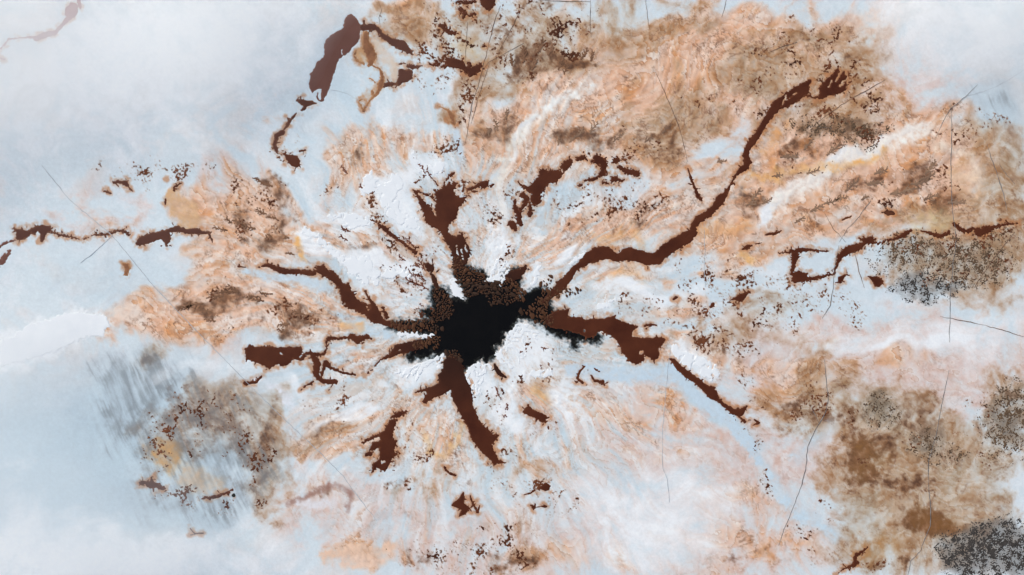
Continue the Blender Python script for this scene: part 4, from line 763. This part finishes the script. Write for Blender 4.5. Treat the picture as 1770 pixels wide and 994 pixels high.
for (nm, lb, ct, mt, sh, gp) in RUST:
    r = build_shape(sh, 1.15)
    vx, vy, vf, fc = r
    lab = components(len(vx), fc)
    v, c = np.unique(lab, return_counts=True)
    main = None
    for k in np.argsort(-c):
        if main is not None and c[k] < 14: break
        keep = lab == v[k]; remap = np.cumsum(keep) - 1
        f2 = [remap[f[keep[f[:,0]]]] for f in fc]; f2 = [f for f in f2 if len(f)]
        x_, y_, q_ = vx[keep], vy[keep], vf[keep]
        z = .004 + .012*np.clip(q_/3, 0, 1) + .004*pn(x_/14, y_/14, 5)
        nm_ = nm if main is None else 'fragment'
        me_ = slab_mesh(nm_, x_, y_, z, f2, .12); add_depth(me_, q_)
        o = put(nm_, me_, mt, lb if main is None else None, ct if main is None else None, gp, parent=main)
        if main is None: main = o
    continue
    z = .004 + .012*np.clip(vf/3, 0, 1) + .004*pn(vx/14, vy/14, 5)
    put(nm, slab_mesh(nm, vx, vy, z, fc, .12), mt, lb, ct, gp)

# ------------------------------------------------------------------ snow drifts
for i, (lb, polys, strokes) in enumerate(SNOW):
    sh = snow_shape(i)
    vx, vy, vf, fc = build_shape(sh, 1.4)
    lab = components(len(vx), fc); v, c = np.unique(lab, return_counts=True); keep = lab == v[np.argmax(c)]
    remap = np.cumsum(keep) - 1; fc = [remap[f[keep[f[:,0]]]] for f in fc]; fc = [f for f in fc if len(f)]
    vx, vy, vf = vx[keep], vy[keep], vf[keep]
    gz = ground_z(vx, vy)
    z = np.maximum(gz, .0) + .006 + .007*(1 - np.exp(-np.clip(vf, 0, 20)/7)) + .0012*fbm(vx/14, vy/14, 77, 2)
    put('snow_drift', slab_mesh('snow_drift', vx, vy, z, fc, .08), 'snow', lb, 'snow', 'snow drifts on the lake ice')

# ------------------------------------------------------------------ cracks in the ice
def crack(label, pts, w=1.0, mat='crack', seed=0):
    P = np.array(pts, float)
    seg = np.hypot(*np.diff(P, axis=0).T); L = np.concatenate([[0], np.cumsum(seg)])
    q = np.arange(0, L[-1] + .1, 3.0)
    x = np.interp(q, L, P[:,0]); y = np.interp(q, L, P[:,1])
    jit = .9*fbm(q/14, q*0 + seed*3.3, 640, 3)*np.clip(np.minimum(q, L[-1] - q)/12, 0, 1)
    dx = np.gradient(x); dy = np.gradient(y); l = np.hypot(dx, dy); nx, ny = -dy/l, dx/l
    x = x + nx*jit*1.5; y = y + ny*jit*1.5
    ww = w*(.75 + .8*fbm(q/30, q*0 + seed*1.7, 650, 3))*np.clip(np.minimum(q, L[-1] - q)/25, .25, 1)
    ww = np.clip(ww, .18, None)
    X = np.concatenate([x + nx*ww, x - nx*ww]); Y = np.concatenate([y + ny*ww, y - ny*ww])
    n = len(q)
    f = np.stack([np.arange(n-1), np.arange(1, n), n + np.arange(1, n), n + np.arange(n-1)], 1)
    zz = np.maximum(ground_z(X, Y), 0) + .02
    put('ice_crack', slab_mesh('ice_crack', X, Y, zz, [f[:, ::-1]], .05, False), mat, label, 'crack', 'cracks in the lake ice')
CR = [
 ('long straight diagonal crack running past the rust drop and the brown toothed slab', [(72,286),(120,345),(193,406),(266,495),(328,560),(424,658),(441,676),(515,747),(556,785),(593,823),(616,855),(651,900)], .75, 'crack_faint'),
 ('faint short crack branching off the long diagonal crack', [(194,408),(165,435),(138,455)], .5, 'crack_faint'),
 ('long upright crack through the gritty ice', [(1644,188),(1645,250),(1643,300),(1646,364),(1653,409),(1648,450),(1643,498),(1641,593)], .75, 'crack'),
 ('wavy upright crack through ochre-brown ice', [(1640,640),(1631,683),(1619,747),(1605,795),(1604,833),(1609,878),(1608,908),(1590,953),(1574,970),(1568,1000)], .85, 'crack'),
 ('dark bowed crack crossing pale ice beside ochre stains', [(1425,621),(1428,660),(1432,690),(1427,713),(1417,731),(1407,747),(1396,772),(1393,810),(1385,840),(1370,880),(1355,915),(1345,945)], .9, 'crack'),
 ('short crack meeting the bowed crack at a sharp angle', [(1398,696),(1410,718),(1416,733)], .6, 'crack'),
 ('pale grey crack curving in from white snow', [(1775,118),(1733,144),(1698,159),(1670,166)], .6, 'crack_faint'),
 ('grey crack slanting from white snow to ochre ice', [(1690,146),(1670,166),(1643,188),(1633,205),(1618,236)], .8, 'crack'),
 ('dark slanted crack below the flecked thicket', [(1530,138),(1482,165),(1452,183),(1407,215)], .9, 'crackb'),
 ('short dark needle crack under the slanted one', [(1399,218),(1440,222)], .9, 'crack'),
 ('grey crack falling across ochre ice beside the frame-side stain', [(1706,249),(1713,272),(1723,300),(1735,337),(1741,365)], .9, 'crack'),
 ('short grey crack forking from the falling crack', [(1728,285),(1740,303),(1754,318)], .6, 'crack'),
 ('dark slanted crack over gritty ice', [(1754,401),(1718,446),(1695,480),(1682,500)], .9, 'crackb'),
 ('dark horizontal-leaning crack over cream ice', [(1625,547),(1678,557),(1728,569),(1775,584)], .9, 'crackb'),
 ('black forked crack below the broken rust rectangle', [(1477,434),(1482,457),(1487,477),(1494,498)], 1.1, 'crackb'),
 ('thin curved crack leaving the broken rust rectangle', [(1450,424),(1442,464),(1440,498),(1435,528),(1420,552)], .7, 'crack'),
 ('pale upright crack beside the rust splinter and long channel', [(1217,385),(1218,430),(1217,465),(1219,498)], .5, 'crack_faint'),
 ('brown crack leading down to the rust splinter', [(1133,125),(1144,148),(1162,190),(1174,220),(1182,250),(1188,280)], .7, 'crackb'),
 ('faint upright crack beside the slender curving channel', [(1160,598),(1154,640),(1148,710),(1145,747),(1145,808),(1154,830),(1157,870)], .5, 'crack_faint'),
 ('long slanted crack through dirty flecked ice', [(865,10),(854,38),(839,100),(826,150),(816,175),(804,250)], .75, 'crackb'),
 ('slanted crack running next to the long slanted one', [(846,110),(836,140),(826,170),(814,215)], .6, 'crackb'),
 ('thin crack leaning off the long slanted cracks', [(906,6),(886,45),(859,95)], .6, 'crackb'),
 ('thin crack crossing the long slanted cracks to brown crust', [(905,75),(886,85),(845,107),(833,122)], .6, 'crackb'),
 ('short upright brown crack above the strung rust fragments', [(808,38),(806,80),(803,112)], .6, 'crackb'),
 ('short wavy brown crack above the mask-like rust tangle', [(653,0),(660,18),(655,30),(657,45)], .8, 'crackb'),
 ('brown upright crack in pale ochre ice', [(1116,-10),(1119,32),(1124,54)], .8, 'crackb'),
 ('brown slanted crack beside peach crust', [(1256,-5),(1252,15),(1247,32)], 1.2, 'crackb'),
 ('fine upright crack hanging in flecked brown ice', [(1021,-5),(1020,40),(1022,66)], .7, 'crackb'),
 ('dark horizontal hairline over flecked ice', [(930,0),(975,2),(1020,3)], .8, 'crackb'),
 ('fine crack through white edge below the fern tufts', [(1505,347),(1485,374),(1464,397),(1450,420)], .5, 'crack'),
 ('fine dark crack beside the dark orange-crust sliver', [(1425,368),(1440,395),(1463,420)], .7, 'crackb'),
 ('short stubby brown crack in pale ice above the winding channel', [(1327,91),(1350,82),(1380,72)], 1.0, 'crackb'),
 ('thin curved crack below the orange-brown film swirl', [(570,155),(595,160),(618,173),(640,190)], .4, 'crack_faint'),
 ('thin grey crack through black grit', [(1740,905),(1744,940),(1750,985)], .8, 'crack'),
]
for i, (lb, p, w, mt) in enumerate(CR): crack(lb, p, w*.72, mt, i)

# ------------------------------------------------------------------ fern-shaped dendrites
rng = np.random.RandomState(7)
nf = 0
for lb, mt, L in FERN:
    for (x, y, ln, w) in L:
        a = math.atan2(y - CY, x - CX) + rng.uniform(-.35, .35)
        sh = dict(strokes=fern(x, y, ln, a, w), jag=.7, jf=4, seed=nf % 20)
        vx, vy, vf, fc = build_shape(sh, .8)
        lab = components(len(vx), fc)                        # keep the connected fern itself
        v, c = np.unique(lab, return_counts=True); big = v[np.argmax(c)]
        keep = lab == big; remap = np.cumsum(keep) - 1
        fc = [remap[f[keep[f[:,0]]]] for f in fc]; fc = [f for f in fc if len(f)]
        vx, vy = vx[keep], vy[keep]
        z = np.maximum(ground_z(vx, vy), 0) + .012
        put('mineral_dendrite', slab_mesh('mineral_dendrite', vx, vy, z, fc, .03), mt, lb, 'dendrite', lb.split(' in ')[0].split(' on ')[0] + ' set %d' % (FERN.index((lb, mt, L)) + 1))
        nf += 1

# ------------------------------------------------------------------ crust plates floating on the black pool
PZ = [
 ('small brown crust plate floating on black pool below the crowned channel', [[(788,452,9),(800,478,15),(815,500,14),(832,492,13)], [(812,472,12),(830,480,10)]], 1),
 ('small brown crust plate floating on black pool below the white snow spit', [[(845,500,14),(870,505,16),(895,508,14),(880,490,9)], [(850,520,8),(885,520,6)]], 1),
 ('tiny dark crust plate at the flecked corner of black pool', [[(756,505,9),(766,520,14),(772,538,13),(752,548,10)]], .8),
 ('small brown crust plate where the sweeping channel enters black pool', [[(682,560,6),(695,563,9),(715,563,11),(738,560,10),(752,570,6),(766,568,3)]], 1.05),
 ('small brown crust plate in front of the short rust stub', [[(722,598,7),(740,591,8),(756,586,6),(752,600,4)]], 1),
 ('small brown crust plate between the winding and wide channels', [[(905,540,5),(920,540,8),(935,520,10),(945,508,12),(930,548,11),(948,552,10)], [(940,492,7),(955,480,4)], [(965,505,9),(985,505,7),(1000,502,4)]], 1.1),
 ('small brown crust plate at the head of the forked channel', [[(772,612,5),(786,612,7),(796,622,4)]], 1),
]
base = []
for k in range(12):
    n = rng.randint(7, 11); a = np.sort(np.linspace(0, 2*math.pi, n, endpoint=False) + rng.uniform(-.2, .2, n))
    r = rng.uniform(.6, 1.2, n); e = rng.uniform(.75, 1.0)
    top = np.stack([np.cos(a)*r*.95, np.sin(a)*r*e*.95, np.full(n, .025)], 1); mid = np.stack([np.cos(a)*r, np.sin(a)*r*e, np.full(n, .02)], 1); low = mid*[1,1,0] - [0,0,.03]
    co = np.concatenate([top, mid, low]); i = np.arange(n); j = (i + 1) % n
    f1 = np.stack([n+i, n+j, j, i], 1); f2 = np.stack([2*n+i, 2*n+j, n+j, n+i], 1)
    base.append(mesh_from('crust_plate', co, [np.arange(n)[None, :], f1, f2]))
    base[-1].materials.append(MAT['plate'] if k < 6 else MAT['plated'])
cnt = 0; PL = []
for zi, (lb, strokes, sc) in enumerate(PZ):
    pts = []
    sh = dict(strokes=strokes); x0, x1, y0, y1 = bbox(sh, 2)
    tries = rng.uniform([x0, y0], [x1, y1], (2600, 2))
    F = np.max([stroke_field(tries[:,0], tries[:,1], p) for p in strokes], 0)
    for (x, y), f in zip(tries, F):
        if f < 0 or rng.rand() > .35 + f/10: continue
        r = sc*(1.5 + 4.2*rng.rand()**2)
        if all((x-a)**2 + (y-b)**2 > ((r + c)*.76)**2 for a, b, c in pts): pts.append((x, y, r))
    PL += [(x, y, r, zi, lb) for (x, y, r) in pts]
PL.sort(key=lambda q: -q[2])
rest = []
for k, (x, y, r, zi, lb) in enumerate(PL):
    if k < 290:
        o = put('crust_plate', base[rng.randint(6) + (6 if math.hypot(x - CX, y - CY)*rng.uniform(.8, 1.2) < 74 else 0)], None, lb, 'crust plate', 'crust plates, zone %d of the pool rim' % (zi + 1))
        o.location = (float(wx(x)), float(wy(y)), .0005*(k % 23)); o.scale = (r*M*1.2, r*M*.92, 1); o.rotation_euler.z = math.pi/2 - math.atan2(y - CY, x - CX) + rng.uniform(-.7, .7)
        cnt += 1
    else: rest.append((x, y, r))
RC, RF, off = [], [], 0
for (x, y, r) in rest:
    me_ = base[rng.randint(12)]; nv = len(me_.vertices); co = np.empty(nv*3, np.float32); me_.vertices.foreach_get('co', co); co = co.reshape(-1, 3)*[r*M*1.1, r*M*.9, 1]
    a = rng.uniform(0, 6.28); co = co @ np.array([[math.cos(a), math.sin(a), 0], [-math.sin(a), math.cos(a), 0], [0, 0, 1]]) + [float(wx(x)), float(wy(y)), 0]
    RC.append(co); RF += [np.array([p.vertices[:]]) + off for p in me_.polygons]; off += nv
if RC:
    put('crust_crumbs', mesh_from('crust_crumbs', np.concatenate(RC), RF), 'plate', 'fine brown crust crumbs floating along the black pool rim', 'crumbs', kind='stuff')
print('plates', cnt, 'ferns', nf)

# ------------------------------------------------------------------ rust flecks: the 280 largest singly, the dust as one
st = 1.1
X, Y = np.meshgrid(np.arange(-20, 1790, st).astype(np.float32), np.arange(-20, 1014, st).astype(np.float32))
def samp(A, x, y):
    i = np.clip(((x - (-70))/FS).astype(int), 0, 10**6) + np.searchsorted(gxs, -70 - .01); j = ((y + 70)/FS).astype(int) + np.searchsorted(gys, -70 - .01)
    return A[np.clip(j, 0, NYg-1), np.clip(i, 0, NXg-1)]
dd = samp(dens, X, Y)
FF = fleck_field(X, Y, dd)
FF = np.where((dd > .08) & (samp(np.maximum(chan, poolf), X, Y) < -1.0), FF, -1)
vx, vy, vf, fc = march(FF, -20, -20, st)
lab = components(len(vx), fc)
v, inv, c = np.unique(lab, return_inverse=True, return_counts=True)
order = np.argsort(-c)
rank = np.empty(len(c), int); rank[order] = np.arange(len(c))
vr = rank[inv]
print('flecks', len(c), c[order[:5]], c[order[280]])
gz = np.maximum(ground_z(vx, vy), -.02) + .010
NBIG = 280
byc = {}
fr = [vr[f[:,0]] for f in fc]
for k in range(NBIG):
    ff_ = [f[r == k] for f, r in zip(fc, fr)]; ff_ = [f for f in ff_ if len(f)]
    u = np.unique(np.concatenate([f.ravel() for f in ff_]))
    ff_ = [np.searchsorted(u, f) for f in ff_]
    mx_, my_ = vx[u].mean(), vy[u].mean()
    best = min(range(len(FLECKS)), key=lambda q: min(math.hypot((mx_-z[0])/z[2], (my_-z[1])/z[3]) for z in FLECKS[q][1]))
    put('rust_fleck', slab_mesh('rust_fleck', vx[u], vy[u], gz[u] + .006*np.clip(vf[u]*5, 0, 1), ff_, .03), 'fleck', FLECKS[best][0], 'fleck', 'rust flecks, cluster %d' % (best + 1))
small = c[order] < 9
ff_ = [f[(r >= NBIG) & ~small[r]] for f, r in zip(fc, fr)]; ff_ = [f for f in ff_ if len(f)]
u = np.unique(np.concatenate([f.ravel() for f in ff_])); ff_ = [np.searchsorted(u, f) for f in ff_]
put('rust_dust', slab_mesh('rust_dust', vx[u], vy[u], gz[u], ff_, .03), 'dust', 'fine rust-brown specks peppered over the lake ice', 'specks', kind='stuff')

# ------------------------------------------------------------------ grit fields
for gi, (lb, mt, L, scl) in enumerate(GRIT):
    dz = zones(L)
    xs = [q[0] - q[2]*1.4 for q in L] + [q[0] + q[2]*1.4 for q in L]; ys = [q[1] - q[3]*1.4 for q in L] + [q[1] + q[3]*1.4 for q in L]
    X, Y = np.meshgrid(np.arange(min(xs), max(xs), .9).astype(np.float32), np.arange(min(ys), max(ys), .9).astype(np.float32))
    d = samp(dz, X, Y)
    U, V = X*.8 - Y*.6, X*.6 + Y*.8
    G = .95*fbm(U/2.6, V/2.6, 701 + gi, 3, .7) + .75*fbm(U/12, V/12, 731 + gi, 4, .6) - .52 + .5*d
    G = np.where(d > .05, G, -1)
    vx, vy, vf, fc = march(G, min(xs), min(ys), .9)
    put('grit_field', slab_mesh('grit_field', vx, vy, np.maximum(ground_z(vx, vy), -.02) + .016 + .004*gi, fc, .03), mt, lb, 'grit', kind='stuff')

# ------------------------------------------------------------------ one round hole
vx, vy, vf, fc = build_shape(dict(strokes=[[(403.6,856.2,3.1),(404.2,856.6,3.1)]], jag=.4, seed=3), .6)
put('drill_hole', slab_mesh('drill_hole', vx, vy, np.maximum(ground_z(vx, vy), 0) + .012, fc, .1), 'black', 'small round black hole beside a thin rust streak', 'hole')

# ------------------------------------------------------------------ drifting mist: thin banks of real scattering air a few metres above the ice
m = bpy.data.materials.new('mist_air'); m.use_nodes = True
t = m.node_tree; t.nodes.remove(t.nodes['Principled BSDF'])
pv = t.nodes.new('ShaderNodeVolumePrincipled')
pv.inputs['Color'].default_value = (1, 1, 1, 1); pv.inputs['Density'].default_value = .27; pv.inputs['Anisotropy'].default_value = .25
t.links.new(pv.outputs['Volume'], t.nodes['Material Output'].inputs['Volume'])
scene.cycles.volume_bounces = 12; scene.cycles.max_bounces = 24; scene.cycles.diffuse_bounces = 12
MIST = [
 ('white mist bank drifting over the snowy lake side beyond the dull slab', [(180,90,330,190,0,1.0),(420,40,170,110,0,.5),(-100,120,250,260,0,.8)], 2.9, .5),
 ('white mist bank drifting over blue ice beside the streaked hollow', [(60,900,300,150,0,.9),(-60,700,240,200,0,.8),(260,960,200,80,0,.5)], 2.3, .5),
 ('thin mist veil over the pale ice beyond the flecked thicket', [(1690,50,180,110,0,.8),(1840,120,160,160,0,.6)], 3.0, .5),
]
def thick(X, Y, L):
    f = np.zeros(X.shape)
    x_ = X + 50*fbm(X/160, Y/160, 801, 3); y_ = Y + 50*fbm(X/160, Y/160, 811, 3)
    for (x, y, rx, ry, rot, w) in L:
        d2 = ((x_ - x)/(rx*1.3))**2 + ((y_ - y)/(ry*1.3))**2
        f = f + w*np.clip(1 - d2, 0, 1)**2
    return f*(1 + .25*fbm(X/90, Y/90, 821, 3)) - .01
for lb, L, T, z0 in MIST:
    X, Y = np.meshgrid(np.arange(-700., 2500., 14), np.arange(-600., 1600., 14))
    vx, vy, vf, fc = march(thick(X, Y, L), -700., -600., 14.)
    n_ = len(vx); h = np.maximum(vf, 0)*T
    up = np.stack([wx(vx), wy(vy), z0 + T*.5 + h*.5 + .01], 1); dn = np.stack([wx(vx), wy(vy), z0 + T*.5 - h*.5 - .01], 1)
    top = [f[:, ::-1] for f in fc]; bot = [f + n_ for f in fc]
    ed = np.concatenate([np.stack([f, np.roll(f, -1, 1)], 2).reshape(-1, 2) for f in top])
    be = ed[~np.isin(ed[:,0]*n_ + ed[:,1], ed[:,1]*n_ + ed[:,0])]
    side = np.stack([be[:,1], be[:,0], be[:,0] + n_, be[:,1] + n_], 1)
    me = mesh_from('haze', np.concatenate([up, dn]), top + bot + [side], True)
    me.materials.append(m)
    put('haze', me, None, lb, 'mist', kind='stuff')
